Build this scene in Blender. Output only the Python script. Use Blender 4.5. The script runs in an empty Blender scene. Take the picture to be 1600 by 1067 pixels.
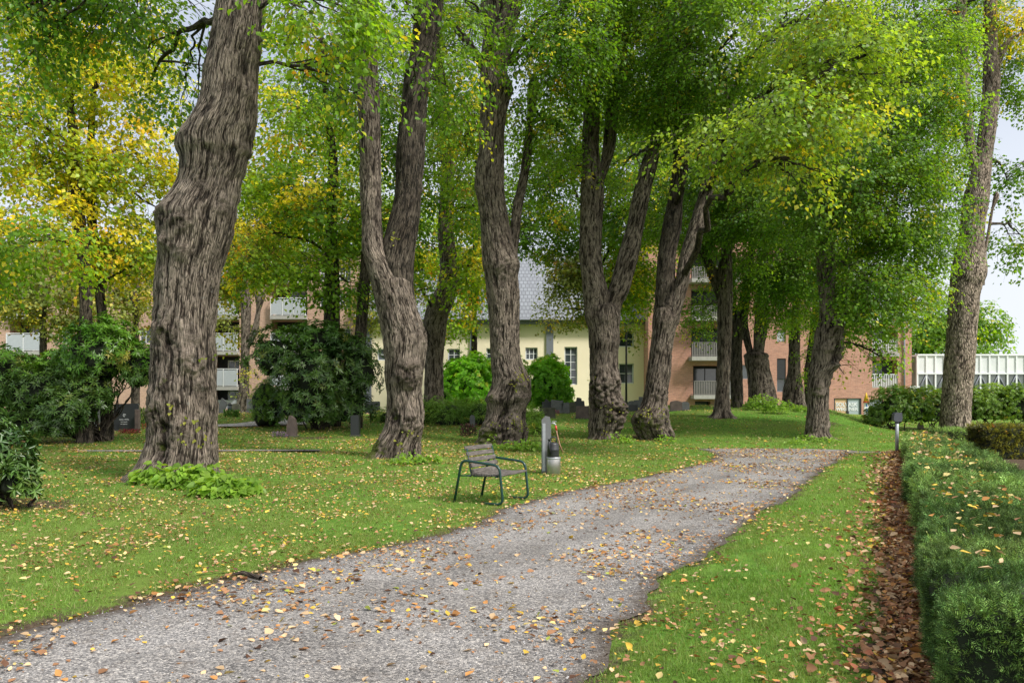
import bpy, bmesh, math, random
import numpy as np
from mathutils import Vector, Matrix
random.seed(7)
rng = np.random.default_rng(11)
C = bpy.context.scene.collection
F, CX, HY, EYE = 1250.0, 800.0, 615.0, 1.6      # lens in photo pixels, eye height

# ------------------------------------------------------------------ helpers
def sstep(a, b, x):
    t = np.clip((np.asarray(x, float) - a) / (b - a), 0, 1)
    return t * t * (3 - 2 * t)

def _h(i, j, k, s):
    n = (i * 374761393 + j * 668265263 + k * 2147483647 + s * 974634777) & 0xffffffff
    n = ((n ^ (n >> 13)) * 1274126177) & 0xffffffff
    n = (n ^ (n >> 16)) & 0xffffffff
    return n / 4294967295.0

def vnoise(p, seed=0):
    p = np.asarray(p, float)
    f0 = np.floor(p); i = f0.astype(np.int64); f = p - f0
    u = f * f * (3 - 2 * f)
    r = 0
    for a in (0, 1):
        wa = u[:, 0] if a else 1 - u[:, 0]
        for b in (0, 1):
            wb = u[:, 1] if b else 1 - u[:, 1]
            for c in (0, 1):
                wc = u[:, 2] if c else 1 - u[:, 2]
                r = r + wa * wb * wc * _h(i[:, 0] + a, i[:, 1] + b, i[:, 2] + c, seed)
    return r

def fbm(p, seed=0, o=3):
    s = 0; a = .5; t = 0
    for k in range(o):
        s = s + a * vnoise(np.asarray(p) * (2 ** k), seed + k * 17); t += a; a *= .5
    return s / t

def terrain(x, y):
    x = np.asarray(x, float); y = np.asarray(y, float)
    m = sstep(25.0, 39.0, y)
    hgt = 0.5 + 0.42 * sstep(3.5, 9, x) * (1 - sstep(14.5, 18, x))
    hgt = hgt * (1 - sstep(13.5, 18.5, x * 36 / np.maximum(y, 20)))
    z = m * hgt
    z = z * (1 - 0.6 * sstep(47, 58, y))
    return z

def hit(px, py):
    """where the line of sight through a photo pixel meets the ground"""
    y = 4.0
    while y < 120:
        x = (px - CX) / F * y
        if EYE - (py - HY) / F * y <= float(terrain(x, y)): return x, y
        y += 0.02
    return (px - CX) / F * 60, 60.0

def P(px, py, Y):
    return Vector(((px - CX) / F * Y, Y, EYE - (py - HY) / F * Y))

def norm(v):
    return v / np.maximum(np.linalg.norm(v, axis=-1, keepdims=True), 1e-9)

def tagk(o, label=None, cat=None, group=None, kind=None):
    if label: o['label'] = label
    if cat: o['category'] = cat
    if group: o['group'] = group
    if kind: o['kind'] = kind
    return o

def empty(name, loc, label, cat, group=None, rz=0):
    o = bpy.data.objects.new(name, None); C.objects.link(o)
    o.location = loc; o.rotation_euler = (0, 0, rz); o.empty_display_size = .2
    return tagk(o, label, cat, group)

def link(name, me, mat, parent=None, world=False):
    o = bpy.data.objects.new(name, me); C.objects.link(o)
    if mat is not None and not me.materials: me.materials.append(mat)
    if parent is not None:
        o.parent = parent
        if world:
            o.matrix_parent_inverse = Matrix.Translation(-Vector(parent.location)) if parent.rotation_euler[2] == 0 else parent.matrix_basis.inverted()
    return o

def mesh_np(name, verts, faces, smooth=True):
    """faces: (n,k) int array or list of lists"""
    me = bpy.data.meshes.new(name)
    verts = np.ascontiguousarray(verts, dtype=np.float32)
    me.vertices.add(len(verts)); me.vertices.foreach_set('co', verts.ravel())
    faces = np.asarray(faces, dtype=np.int32)
    n, k = faces.shape
    me.loops.add(n * k); me.loops.foreach_set('vertex_index', faces.ravel())
    me.polygons.add(n); me.polygons.foreach_set('loop_start', np.arange(0, n * k, k, dtype=np.int32))
    me.update(calc_edges=True)
    if not smooth: me.shade_flat()
    return me

def fattr(me, name, typ, dom, arr):
    a = me.attributes.new(name, typ, dom)
    arr = np.ascontiguousarray(arr, dtype=np.float32)
    if typ == 'FLOAT_COLOR':
        if arr.shape[1] == 3: arr = np.concatenate([arr, np.ones((len(arr), 1), np.float32)], 1)
        a.data.foreach_set('color', arr.ravel())
    elif typ == 'FLOAT_VECTOR': a.data.foreach_set('vector', arr.ravel())
    else: a.data.foreach_set('value', arr.ravel())

class MB:
    """collects boxes, tubes and lathes into one mesh"""
    def __init__(s): s.bm = bmesh.new()
    def box(s, c, d, rot=None, bev=0):
        r = bmesh.ops.create_cube(s.bm, size=1)
        vs = r['verts']
        for v in vs: v.co = Vector((v.co.x * d[0], v.co.y * d[1], v.co.z * d[2]))
        if bev:
            es = list({e for v in vs for e in v.link_edges})
            rr = bmesh.ops.bevel(s.bm, geom=es, offset=bev, segments=2, affect='EDGES', profile=.6)
            vs = list({v for f in rr['faces'] for v in f.verts} | {v for v in vs if v.is_valid})
        M = (rot.to_4x4() if rot else Matrix.Identity(4))
        for v in vs: v.co = (M @ v.co) + Vector(c)
        return s
    def span(s, a, b):
        a = Vector(a); b = Vector(b)
        return s.box((a + b) / 2, (abs(b.x - a.x), abs(b.y - a.y), abs(b.z - a.z)))
    def tube(s, pts, r, n=10, cap=True):
        pts = [Vector(p) for p in pts]; rs = r if isinstance(r, (list, tuple)) else [r] * len(pts)
        rings = []; up = None
        for i, p in enumerate(pts):
            t = (pts[min(i + 1, len(pts) - 1)] - pts[max(i - 1, 0)]).normalized()
            if up is None: up = Vector((0, 0, 1)) if abs(t.z) < .9 else Vector((1, 0, 0))
            a = t.cross(up).normalized(); b = a.cross(t).normalized(); up = b
            rings.append([s.bm.verts.new(p + (a * math.cos(k * 2 * math.pi / n) + b * math.sin(k * 2 * math.pi / n)) * rs[i]) for k in range(n)])
        for i in range(len(rings) - 1):
            for k in range(n):
                f = s.bm.faces.new((rings[i][k], rings[i][(k + 1) % n], rings[i + 1][(k + 1) % n], rings[i + 1][k])); f.smooth = True
        if cap:
            s.bm.faces.new(rings[0][::-1]); s.bm.faces.new(rings[-1])
        return s
    def lathe(s, prof, c=(0, 0, 0), n=24):
        c = Vector(c); rings = []
        for (r, z) in prof:
            rings.append([s.bm.verts.new(c + Vector((r * math.cos(k * 2 * math.pi / n), r * math.sin(k * 2 * math.pi / n), z))) for k in range(n)])
        for i in range(len(rings) - 1):
            for k in range(n):
                f = s.bm.faces.new((rings[i][k], rings[i][(k + 1) % n], rings[i + 1][(k + 1) % n], rings[i + 1][k])); f.smooth = True
        s.bm.faces.new(rings[0][::-1]); s.bm.faces.new(rings[-1])
        return s
    def poly(s, pts, y0, y1):
        """prism: outline in x,z extruded along y"""
        a = [s.bm.verts.new((p[0], y0, p[1])) for p in pts]; b = [s.bm.verts.new((p[0], y1, p[1])) for p in pts]
        s.bm.faces.new(a); s.bm.faces.new(b[::-1])
        for i in range(len(pts)):
            j = (i + 1) % len(pts); s.bm.faces.new((a[j], a[i], b[i], b[j]))
        return s
    def build(s, name, mat, parent=None, loc=None, world=False):
        bmesh.ops.recalc_face_normals(s.bm, faces=s.bm.faces)
        me = bpy.data.meshes.new(name)
        smooth = [f.smooth for f in s.bm.faces]
        s.bm.to_mesh(me); s.bm.free()
        o = link(name, me, mat, parent, world)
        if loc: o.location = loc
        return o

# ------------------------------------------------------------------ materials
def nmat(name):
    m = bpy.data.materials.new(name); m.use_nodes = True
    nt = m.node_tree; nt.nodes.clear()
    out = nt.nodes.new('ShaderNodeOutputMaterial'); b = nt.nodes.new('ShaderNodeBsdfPrincipled')
    nt.links.new(b.outputs[0], out.inputs[0])
    return m, nt, b, out
def N(nt, t, **kw):
    n = nt.nodes.new(t)
    for k, v in kw.items():
        if k.startswith('i_'): n.inputs[k[2:].replace('_', ' ')].default_value = v
        else: setattr(n, k, v)
    return n
def ramp(nt, src, stops, interp='LINEAR'):
    r = nt.nodes.new('ShaderNodeValToRGB'); r.color_ramp.interpolation = interp
    el = r.color_ramp.elements
    while len(el) < len(stops): el.new(.5)
    for e, (p, c) in zip(el, stops):
        e.position = p; e.color = (*c, 1) if len(c) == 3 else c
    nt.links.new(src, r.inputs[0]); return r.outputs[0]
def g3(v): return (v, v, v)
def mixc(nt, fac, a, b, mode='MIX'):
    m = nt.nodes.new('ShaderNodeMix'); m.data_type = 'RGBA'; m.blend_type = mode
    for s, v in ((0, fac), (6, a), (7, b)):
        if isinstance(v, (int, float)): m.inputs[s].default_value = v
        elif isinstance(v, tuple): m.inputs[s].default_value = (*v, 1) if len(v) == 3 else v
        else: nt.links.new(v, m.inputs[s])
    return m.outputs[2]
def math_(nt, op, a, b=0.0):
    m = nt.nodes.new('ShaderNodeMath'); m.operation = op
    for s, v in ((0, a), (1, b)):
        if isinstance(v, (int, float)): m.inputs[s].default_value = v
        else: nt.links.new(v, m.inputs[s])
    return m.outputs[0]
def noise(nt, vec, scale, detail=4, rough=.55, col=False):
    n = N(nt, 'ShaderNodeTexNoise', i_Scale=scale, i_Detail=detail, i_Roughness=rough)
    if vec is not None: nt.links.new(vec, n.inputs['Vector'])
    return n.outputs['Color' if col else 'Fac']
def bump(nt, b, h, strength=.5, dist=.02, prev=None):
    n = N(nt, 'ShaderNodeBump'); n.inputs['Strength'].default_value = strength; n.inputs['Distance'].default_value = dist
    nt.links.new(h, n.inputs['Height'])
    if prev is not None: nt.links.new(prev, n.inputs['Normal'])
    nt.links.new(n.outputs[0], b.inputs['Normal']); return n.outputs[0]
def objco(nt): return N(nt, 'ShaderNodeTexCoord').outputs['Object']
def geopos(nt): return N(nt, 'ShaderNodeNewGeometry').outputs['Position']
def attr(nt, name, out='Fac'):
    a = nt.nodes.new('ShaderNodeAttribute'); a.attribute_name = name; return a.outputs[out]

def simple(name, col, rough=.6, metal=0, var=.15, scale=6, bmp=.15, spec=.5):
    m, nt, b, o = nmat(name); co = objco(nt)
    n = noise(nt, co, scale, 5, .6)
    c = mixc(nt, n, tuple(x * (1 - var * 1.6) for x in col), tuple(min(1, x * (1 + var)) for x in col))
    nt.links.new(c, b.inputs['Base Color'])
    b.inputs['Roughness'].default_value = rough; b.inputs['Metallic'].default_value = metal
    b.inputs['Specular IOR Level'].default_value = spec
    if bmp: bump(nt, b, noise(nt, co, scale * 6, 4), bmp, .01)
    return m

def leaf_mat(name, trans=.42, gloss=.42, tcol=(1.9, 1.75, .5), spec=.35):
    m, nt, b, o = nmat(name)
    col = attr(nt, 'leafcol', 'Color')
    n = noise(nt, geopos(nt), 9, 2)
    col = mixc(nt, 1.0, col, ramp(nt, n, [(.3, g3(.8)), (.7, g3(1.15))]), 'MULTIPLY')
    nt.links.new(col, b.inputs['Base Color'])
    b.inputs['Roughness'].default_value = gloss; b.inputs['Specular IOR Level'].default_value = spec
    t = nt.nodes.new('ShaderNodeBsdfTranslucent')
    tc = mixc(nt, 1.0, col, tcol, 'MULTIPLY'); nt.links.new(tc, t.inputs['Color'])
    mx = nt.nodes.new('ShaderNodeMixShader'); mx.inputs[0].default_value = trans
    nt.links.new(b.outputs[0], mx.inputs[1]); nt.links.new(t.outputs[0], mx.inputs[2]); nt.links.new(mx.outputs[0], o.inputs[0])
    return m

def bark_mat(name, dark, light, mossy=.5, fine=1.0, pebble=False):
    m, nt, b, o = nmat(name)
    co = attr(nt, 'bark_co', 'Vector'); cav = attr(nt, 'cav'); mo = attr(nt, 'moss')
    if pebble:
        v = N(nt, 'ShaderNodeTexVoronoi', feature='DISTANCE_TO_EDGE', i_Scale=26.0)
        nt.links.new(co, v.inputs['Vector']); h = ramp(nt, v.outputs['Distance'], [(0, g3(0)), (.25, g3(1))])
    else:
        w = noise(nt, co, 3.0, 4, .6, col=True)
        vv = N(nt, 'ShaderNodeVectorMath', operation='MULTIPLY_ADD'); nt.links.new(w, vv.inputs[0])
        vv.inputs[1].default_value = (.13, .13, .13); nt.links.new(co, vv.inputs[2])
        v = N(nt, 'ShaderNodeTexVoronoi', feature='DISTANCE_TO_EDGE', i_Scale=24.0 * fine); v.inputs['Randomness'].default_value = 1
        nt.links.new(vv.outputs[0], v.inputs['Vector']); h = ramp(nt, v.outputs['Distance'], [(.01, g3(0)), (.16, g3(1))])
        rn = noise(nt, vv.outputs[0], 40, 8, .8)
        h = mixc(nt, .62, h, ramp(nt, rn, [(.34, g3(0)), (.64, g3(1))]))
        iso = noise(nt, geopos(nt), 17, 8, .78)
        h = mixc(nt, math_(nt, 'MULTIPLY', attr(nt, 'burl'), .75), h, ramp(nt, iso, [(.36, g3(0)), (.6, g3(1))]))
    fn = noise(nt, co, 75, 6, .75)
    hh = mixc(nt, .3, h, fn)
    k = mixc(nt, .45, hh, cav)
    base = ramp(nt, k, [(.24, tuple(x * .3 for x in dark)), (.42, dark), (.58, light), (.82, tuple(x * 1.65 for x in light))])
    big = noise(nt, geopos(nt), 1.3, 5, .65)
    base = mixc(nt, 1.0, base, ramp(nt, big, [(.3, (.55, .52, .5)), (.55, g3(1)), (.75, (1.25, 1.22, 1.2))]), 'MULTIPLY')
    lich = ramp(nt, noise(nt, geopos(nt), 7, 6, .7), [(.62, g3(0)), (.7, g3(.5))])
    base = mixc(nt, lich, base, (.30, .31, .28))
    if not pebble:
        mp_ = N(nt, 'ShaderNodeMapping'); mp_.inputs['Scale'].default_value = (1, 1, .5); nt.links.new(vv.outputs[0], mp_.inputs[0])
        vf = N(nt, 'ShaderNodeTexVoronoi', feature='DISTANCE_TO_EDGE', i_Scale=38.0); nt.links.new(mp_.outputs[0], vf.inputs['Vector'])
        fis = ramp(nt, vf.outputs['Distance'], [(.0, g3(.22)), (.05, g3(.62)), (.13, g3(1.12))])
        fis = mixc(nt, math_(nt, 'MULTIPLY', attr(nt, 'burl'), .7), fis, ramp(nt, noise(nt, geopos(nt), 30, 6, .8), [(.4, g3(.45)), (.6, g3(1.15))]))
        base = mixc(nt, 1.0, base, fis, 'MULTIPLY'); hh = mixc(nt, .5, hh, fis)
    mn = noise(nt, geopos(nt), 5, 6, .7)
    mf = ramp(nt, math_(nt, 'ADD', mo, math_(nt, 'MULTIPLY', math_(nt, 'SUBTRACT', mn, .5), 1.6)), [(.44, g3(0)), (.72, g3(mossy))])
    base = mixc(nt, mf, base, mixc(nt, fn, (.03, .040, .008), (.12, .15, .025)))
    nt.links.new(base, b.inputs['Base Color']); b.inputs['Roughness'].default_value = .88; b.inputs['Specular IOR Level'].default_value = .2
    bump(nt, b, hh, 1.0, .05)
    return m

M = {}
M['bark'] = bark_mat('lime_bark', (.056, .043, .033), (.185, .153, .124), 1.5)
M['darkbark'] = bark_mat('dark_bark', (.028, .023, .018), (.085, .07, .055), .8)
M['greybark'] = bark_mat('pebbled_bark', (.12, .095, .072), (.27, .22, .175), .25, pebble=True)
M['twig'] = simple('twig_bark', (.055, .042, .032), .85, var=.4, bmp=0)
M['leaf'] = leaf_mat('leaf', .5)
M['rhodo'] = leaf_mat('glossy_leaf', .12, .32, spec=.45)
M['needle'] = leaf_mat('needle', .15, .6, spec=.15)
M['litter'] = leaf_mat('fallen_leaf', .15, .6, (1, .9, .7), .25)
M['grass'] = leaf_mat('grass_blade', .35, .5, (1.3, 1.3, .6), .3)
M['core'] = simple('shrub_inside', (.010, .016, .006), .95, var=.5, bmp=0)  # near-black, stands in for the shade deep inside shrubs and hedges

def ground_mat():
    m, nt, b, o = nmat('lawn'); p = geopos(nt)
    n1 = noise(nt, p, .35, 4, .6); n2 = noise(nt, p, 3.5, 5, .7); n3 = noise(nt, p, 38, 5, .75)
    g = ramp(nt, n2, [(.3, (.06, .13, .018)), (.5, (.10, .22, .028)), (.72, (.17, .32, .05))])
    g = mixc(nt, 1.0, g, ramp(nt, n3, [(.3, g3(.45)), (.55, g3(1)), (.75, g3(1.35))]), 'MULTIPLY')
    g = mixc(nt, ramp(nt, n1, [(.42, g3(0)), (.66, g3(.6))]), g, (.18, .20, .05))
    d = ramp(nt, n3, [(.25, (.035, .026, .018)), (.5, (.085, .062, .042)), (.75, (.17, .13, .09))])
    dirt = attr(nt, 'dirt')
    df = ramp(nt, math_(nt, 'ADD', dirt, math_(nt, 'MULTIPLY', math_(nt, 'SUBTRACT', noise(nt, p, 2.6, 6, .75), .5), 1.3)), [(.42, g3(0)), (.62, g3(1))])
    c = mixc(nt, df, g, d)
    nt.links.new(c, b.inputs['Base Color']); b.inputs['Roughness'].default_value = .95; b.inputs['Specular IOR Level'].default_value = .1
    bump(nt, b, n3, .8, .03); return m
def gravel_mat(name='gravel', tint=(1, 1, 1)):
    m, nt, b, o = nmat(name); p = geopos(nt)
    v = N(nt, 'ShaderNodeTexVoronoi', i_Scale=95.0); nt.links.new(p, v.inputs['Vector'])
    v2 = N(nt, 'ShaderNodeTexVoronoi', i_Scale=33.0); nt.links.new(p, v2.inputs['Vector'])
    s = N(nt, 'ShaderNodeSeparateColor'); nt.links.new(v.outputs['Color'], s.inputs[0])
    c = ramp(nt, s.outputs[0], [(0, (.05, .05, .055)), (.3, (.13, .13, .14)), (.6, (.24, .24, .25)), (.88, (.38, .37, .37)), (1, (.6, .58, .56))])
    s2 = N(nt, 'ShaderNodeSeparateColor'); nt.links.new(v2.outputs['Color'], s2.inputs[0])
    c = mixc(nt, .2, c, ramp(nt, s2.outputs[1], [(0, g3(.08)), (1, g3(.36))]))
    big = noise(nt, p, .7, 5, .65)
    c = mixc(nt, 1.0, c, ramp(nt, big, [(.3, (.72, .70, .68)), (.6, (1.08, 1.07, 1.07)), (.8, (1.2, 1.2, 1.22))]), 'MULTIPLY')
    sm = noise(nt, p, 4.5, 5, .7)
    c = mixc(nt, ramp(nt, sm, [(.55, g3(0)), (.72, g3(.4))]), c, (.13, .10, .075))
    c = mixc(nt, 1.0, c, tuple(a * b_ for a, b_ in zip(tint, (1.07, 1.04, .98))), 'MULTIPLY')
    ln = attr(nt, 'lane'); lb = ramp(nt, ln, [(0, g3(.86)), (.22, g3(1.1)), (.38, g3(1.08)), (.5, g3(.88)), (.64, g3(1.1)), (.8, g3(1.06)), (1, g3(.84))])
    c = mixc(nt, 1.0, c, lb, 'MULTIPLY')
    wet = ramp(nt, noise(nt, p, 1.6, 6, .7), [(.30, g3(.68)), (.44, g3(1))]); c = mixc(nt, 1.0, c, wet, 'MULTIPLY')
    e = attr(nt, 'edge')
    c = mixc(nt, ramp(nt, math_(nt, 'ADD', e, math_(nt, 'MULTIPLY', math_(nt, 'SUBTRACT', noise(nt, p, 5, 5, .7), .5), .9)), [(.45, g3(0)), (.8, g3(.75))]), c, (.07, .052, .038))
    nt.links.new(c, b.inputs['Base Color']); b.inputs['Roughness'].default_value = .9; b.inputs['Specular IOR Level'].default_value = .25
    bump(nt, b, v.outputs['Distance'], .8, -.012); return m
def brick_mat(name, c1, c2, mortar, bw=.25, bh=.078):
    m, nt, b, o = nmat(name); co = objco(nt)
    s = N(nt, 'ShaderNodeSeparateXYZ'); nt.links.new(co, s.inputs[0])
    cb = N(nt, 'ShaderNodeCombineXYZ'); nt.links.new(math_(nt, 'ADD', s.outputs[0], s.outputs[1]), cb.inputs[0]); nt.links.new(s.outputs[2], cb.inputs[1])
    br = N(nt, 'ShaderNodeTexBrick'); nt.links.new(cb.outputs[0], br.inputs['Vector'])
    br.inputs['Scale'].default_value = 1; br.inputs['Brick Width'].default_value = bw; br.inputs['Row Height'].default_value = bh
    br.inputs['Mortar Size'].default_value = .008; br.inputs['Color1'].default_value = (*c1, 1); br.inputs['Color2'].default_value = (*c2, 1); br.inputs['Mortar'].default_value = (*mortar, 1)
    n = noise(nt, cb.outputs[0], 9, 4, .8)
    st = N(nt, 'ShaderNodeMapping'); st.inputs['Scale'].default_value = (1, 6, 1); nt.links.new(cb.outputs[0], st.inputs[0])
    n2 = noise(nt, st.outputs[0], 1.6, 6, .85)
    c = mixc(nt, 1.0, br.outputs['Color'], ramp(nt, n2, [(.3, (.45, .48, .52)), (.45, g3(.95)), (.7, (1.2, 1.15, 1.1))]), 'MULTIPLY')
    c = mixc(nt, 1.0, c, ramp(nt, n, [(.3, g3(.82)), (.7, g3(1.12))]), 'MULTIPLY')
    nt.links.new(c, b.inputs['Base Color']); b.inputs['Roughness'].default_value = .9
    bump(nt, b, br.outputs['Fac'], .4, -.01); return m
def roof_mat():
    m, nt, b, o = nmat('grey_roof_tiles'); co = objco(nt)
    s = N(nt, 'ShaderNodeSeparateXYZ'); nt.links.new(co, s.inputs[0])
    cb = N(nt, 'ShaderNodeCombineXYZ'); nt.links.new(s.outputs[0], cb.inputs[0]); nt.links.new(s.outputs[2], cb.inputs[1])
    br = N(nt, 'ShaderNodeTexBrick'); nt.links.new(cb.outputs[0], br.inputs['Vector'])
    br.inputs['Scale'].default_value = 1; br.inputs['Brick Width'].default_value = .3; br.inputs['Row Height'].default_value = .33; br.inputs['Mortar Size'].default_value = .035
    br.inputs['Color1'].default_value = (.19, .205, .23, 1); br.inputs['Color2'].default_value = (.23, .25, .28, 1); br.inputs['Mortar'].default_value = (.13, .14, .16, 1)
    nt.links.new(br.outputs['Color'], b.inputs['Base Color']); b.inputs['Roughness'].default_value = .45
    bump(nt, b, br.outputs['Fac'], .6, -.03); return m
def glass_mat(name='window_glass', col=(.03, .04, .045)):
    m, nt, b, o = nmat(name)
    n = noise(nt, geopos(nt), .9, 3); c = mixc(nt, n, tuple(x * .5 for x in col), tuple(x * 2.2 for x in col))
    nt.links.new(c, b.inputs['Base Color'])
    b.inputs['Roughness'].default_value = .06; b.inputs['Specular IOR Level'].default_value = .8
    bump(nt, b, noise(nt, geopos(nt), .6, 1), .08, .1); return m

def wood_mat():
    m, nt, b, o = nmat('weathered_slat'); co = objco(nt)
    st = N(nt, 'ShaderNodeMapping'); st.inputs['Scale'].default_value = (1, .08, 1); nt.links.new(co, st.inputs[0])
    n = noise(nt, st.outputs[0], 70, 6, .7); n2 = noise(nt, co, 18, 6, .8)
    c = ramp(nt, n, [(.3, (.025, .02, .018)), (.5, (.09, .078, .07)), (.7, (.19, .17, .155))])
    c = mixc(nt, ramp(nt, n2, [(.58, g3(0)), (.66, g3(.7))]), c, (.30, .30, .27))
    nt.links.new(c, b.inputs['Base Color']); b.inputs['Roughness'].default_value = .85; bump(nt, b, n, .6, .004); return m
M['ground'] = ground_mat(); M['gravel'] = gravel_mat(); M['paver'] = gravel_mat('pale_path_surface', (1.5, 1.5, 1.5))
M['red_brick'] = brick_mat('red_brick', (.52, .26, .19), (.42, .20, .145), (.42, .34, .29))
M['pink_brick'] = brick_mat('pink_brick', (.56, .37, .28), (.47, .30, .23), (.40, .31, .26))
M['yellow'] = simple('yellow_render', (.90, .80, .60), .9, var=.05, scale=.8, bmp=.1)
M['greytrim'] = simple('grey_trim', (.18, .195, .23), .7, var=.08)
M['roof'] = roof_mat(); M['glass'] = glass_mat(); M['white'] = simple('white_paint', (.72, .74, .76), .5, var=.06, bmp=.03)
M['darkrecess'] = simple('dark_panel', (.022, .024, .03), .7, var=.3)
M['balcony'] = simple('balcony_panel', (.40, .43, .47), .45, var=.08, bmp=.05)
M['greyrail'] = simple('grey_railing', (.20, .19, .185), .6, var=.15)
M['concrete'] = simple('concrete', (.38, .37, .35), .85, var=.2)
M['wood'] = wood_mat()
M['green_metal'] = simple('green_enamel', (.008, .045, .037), .3, .0, .25, 30, .05)
M['steel'] = simple('brushed_steel', (.46, .45, .43), .34, .9, .15, 14, .05)
M['black_plastic'] = simple('black_plastic', (.022, .024, .028), .45, var=.3)
M['lampgrey'] = simple('lamp_grey', (.06, .065, .08), .4, var=.2)
M['alu'] = simple('galvanised_post', (.42, .44, .47), .4, .6, .12, 20)
M['postgrey'] = simple('grey_post', (.17, .175, .18), .55, .3, .2, 8)
M['copper'] = simple('copper_hose', (.45, .24, .17), .45, .2, .2)
M['redplastic'] = simple('red_plastic', (.5, .05, .03), .4)
M['stone_dark'] = simple('dark_granite', (.035, .038, .042), .35, var=.3, scale=40, bmp=.1)
M['stone_grey'] = simple('grey_slate', (.12, .125, .13), .75, var=.4, scale=5, bmp=.4)
M['stone_mossy'] = simple('mossy_stone', (.085, .085, .06), .85, var=.6, scale=4, bmp=.6)
M['stone_brown'] = simple('brown_stone', (.12, .09, .08), .8, var=.5, scale=5, bmp=.6)
M['stone_pink'] = simple('pink_granite', (.38, .30, .29), .7, var=.4, scale=15, bmp=.5)
M['stone_pale'] = simple('pale_stone', (.6, .6, .6), .8, var=.25, scale=6, bmp=.5)

# ------------------------------------------------------------------ leaves
def leaves_mesh(name, Pn, A, Nn, L, W, col, six=False, fold=.12, curl=.12):
    A = norm(A); Nn = norm(Nn - A * np.sum(A * Nn, 1, keepdims=True)); S = np.cross(A, Nn)
    L = L[:, None]; W = W[:, None]; n = len(Pn)
    if six:
        v = np.stack([Pn, Pn + A * .22 * L + S * .46 * W + Nn * fold * W, Pn + A * .6 * L + S * .38 * W + Nn * (fold * W),
                      Pn + A * L - Nn * curl * L, Pn + A * .6 * L - S * .38 * W + Nn * fold * W, Pn + A * .22 * L - S * .46 * W + Nn * fold * W], 1).reshape(-1, 3)
        b = (np.arange(n) * 6)[:, None]
        f = np.concatenate([b + np.array([[0, 1, 2, 3]]), b + np.array([[0, 3, 4, 5]])], 1).reshape(-1, 4)
        cc = np.repeat(col, 2, 0)
    else:
        v = np.stack([Pn, Pn + A * .42 * L + S * .5 * W + Nn * fold * W, Pn + A * L - Nn * curl * L, Pn + A * .42 * L - S * .5 * W + Nn * fold * W], 1).reshape(-1, 3)
        f = (np.arange(n) * 4)[:, None] + np.array([[0, 1, 2, 3]]); cc = col
    me = mesh_np(name, v, f); fattr(me, 'leafcol', 'FLOAT_COLOR', 'FACE', cc); return me

GREEN = dict(a=(.060, .135, .014), b=(.145, .245, .026), y=(.42, .38, .04), o=(.42, .24, .03), yf=.03)
PAL = {
 'lime': GREEN,
 'dark': dict(GREEN, a=(.050, .118, .014), b=(.115, .205, .024), yf=.01),
 'bright': dict(GREEN, a=(.095, .175, .020), b=(.19, .275, .040), yf=.07),
 'maple': dict(a=(.13, .21, .018), b=(.30, .34, .028), y=(.48, .42, .035), o=(.50, .32, .04), yf=.33),
 'maplegreen': dict(a=(.09, .18, .016), b=(.20, .31, .028), y=(.52, .44, .035), o=(.55, .28, .03), yf=.14),
 'olive': dict(a=(.11, .14, .035), b=(.22, .25, .06), y=(.34, .29, .05), o=(.3, .17, .05), yf=.12),
 'vivid': dict(a=(.10, .24, .016), b=(.19, .40, .03), y=(.3, .34, .04), o=(.3, .3, .05), yf=.02),
 'yew': dict(a=(.029, .060, .017), b=(.104, .162, .044), y=(.2, .2, .08), o=(.1, .07, .03), yf=.01),
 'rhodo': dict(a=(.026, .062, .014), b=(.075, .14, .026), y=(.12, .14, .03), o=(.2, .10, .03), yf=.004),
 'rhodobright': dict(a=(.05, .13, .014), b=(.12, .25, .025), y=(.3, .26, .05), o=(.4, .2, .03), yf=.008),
 'shrub': dict(a=(.06, .12, .02), b=(.15, .24, .05), y=(.2, .2, .05), o=(.2, .1, .03), yf=.04),
}
def pal_cols(pal, pos, n, per):
    p = PAL[pal]; a, b, y, o = (np.array(p[k]) for k in 'abyo')
    t = fbm(pos / 1.7, 5, 2); t = np.clip((t - .5) * 2.2 + .5 + rng.normal(0, .22, len(pos)), 0, 1)[:, None]
    c = a + (b - a) * t
    yn = fbm(pos / 1.3 + 40, 9, 2) + rng.normal(0, .11, len(pos))
    thr = np.quantile(yn, 1 - p['yf']) if p['yf'] > 0 else 9
    ym = sstep(thr - .10, thr + .05, yn)[:, None]
    om = (rng.random(len(pos)) < .10)[:, None]
    c = c * (1 - ym) + np.where(om, o, y) * ym
    c = np.repeat(c, per, 0) * 1.45
    return c * rng.normal(1, .16, (len(c), 1)).clip(.55, 1.6) * rng.normal(1, .05, (len(c), 3))

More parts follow.
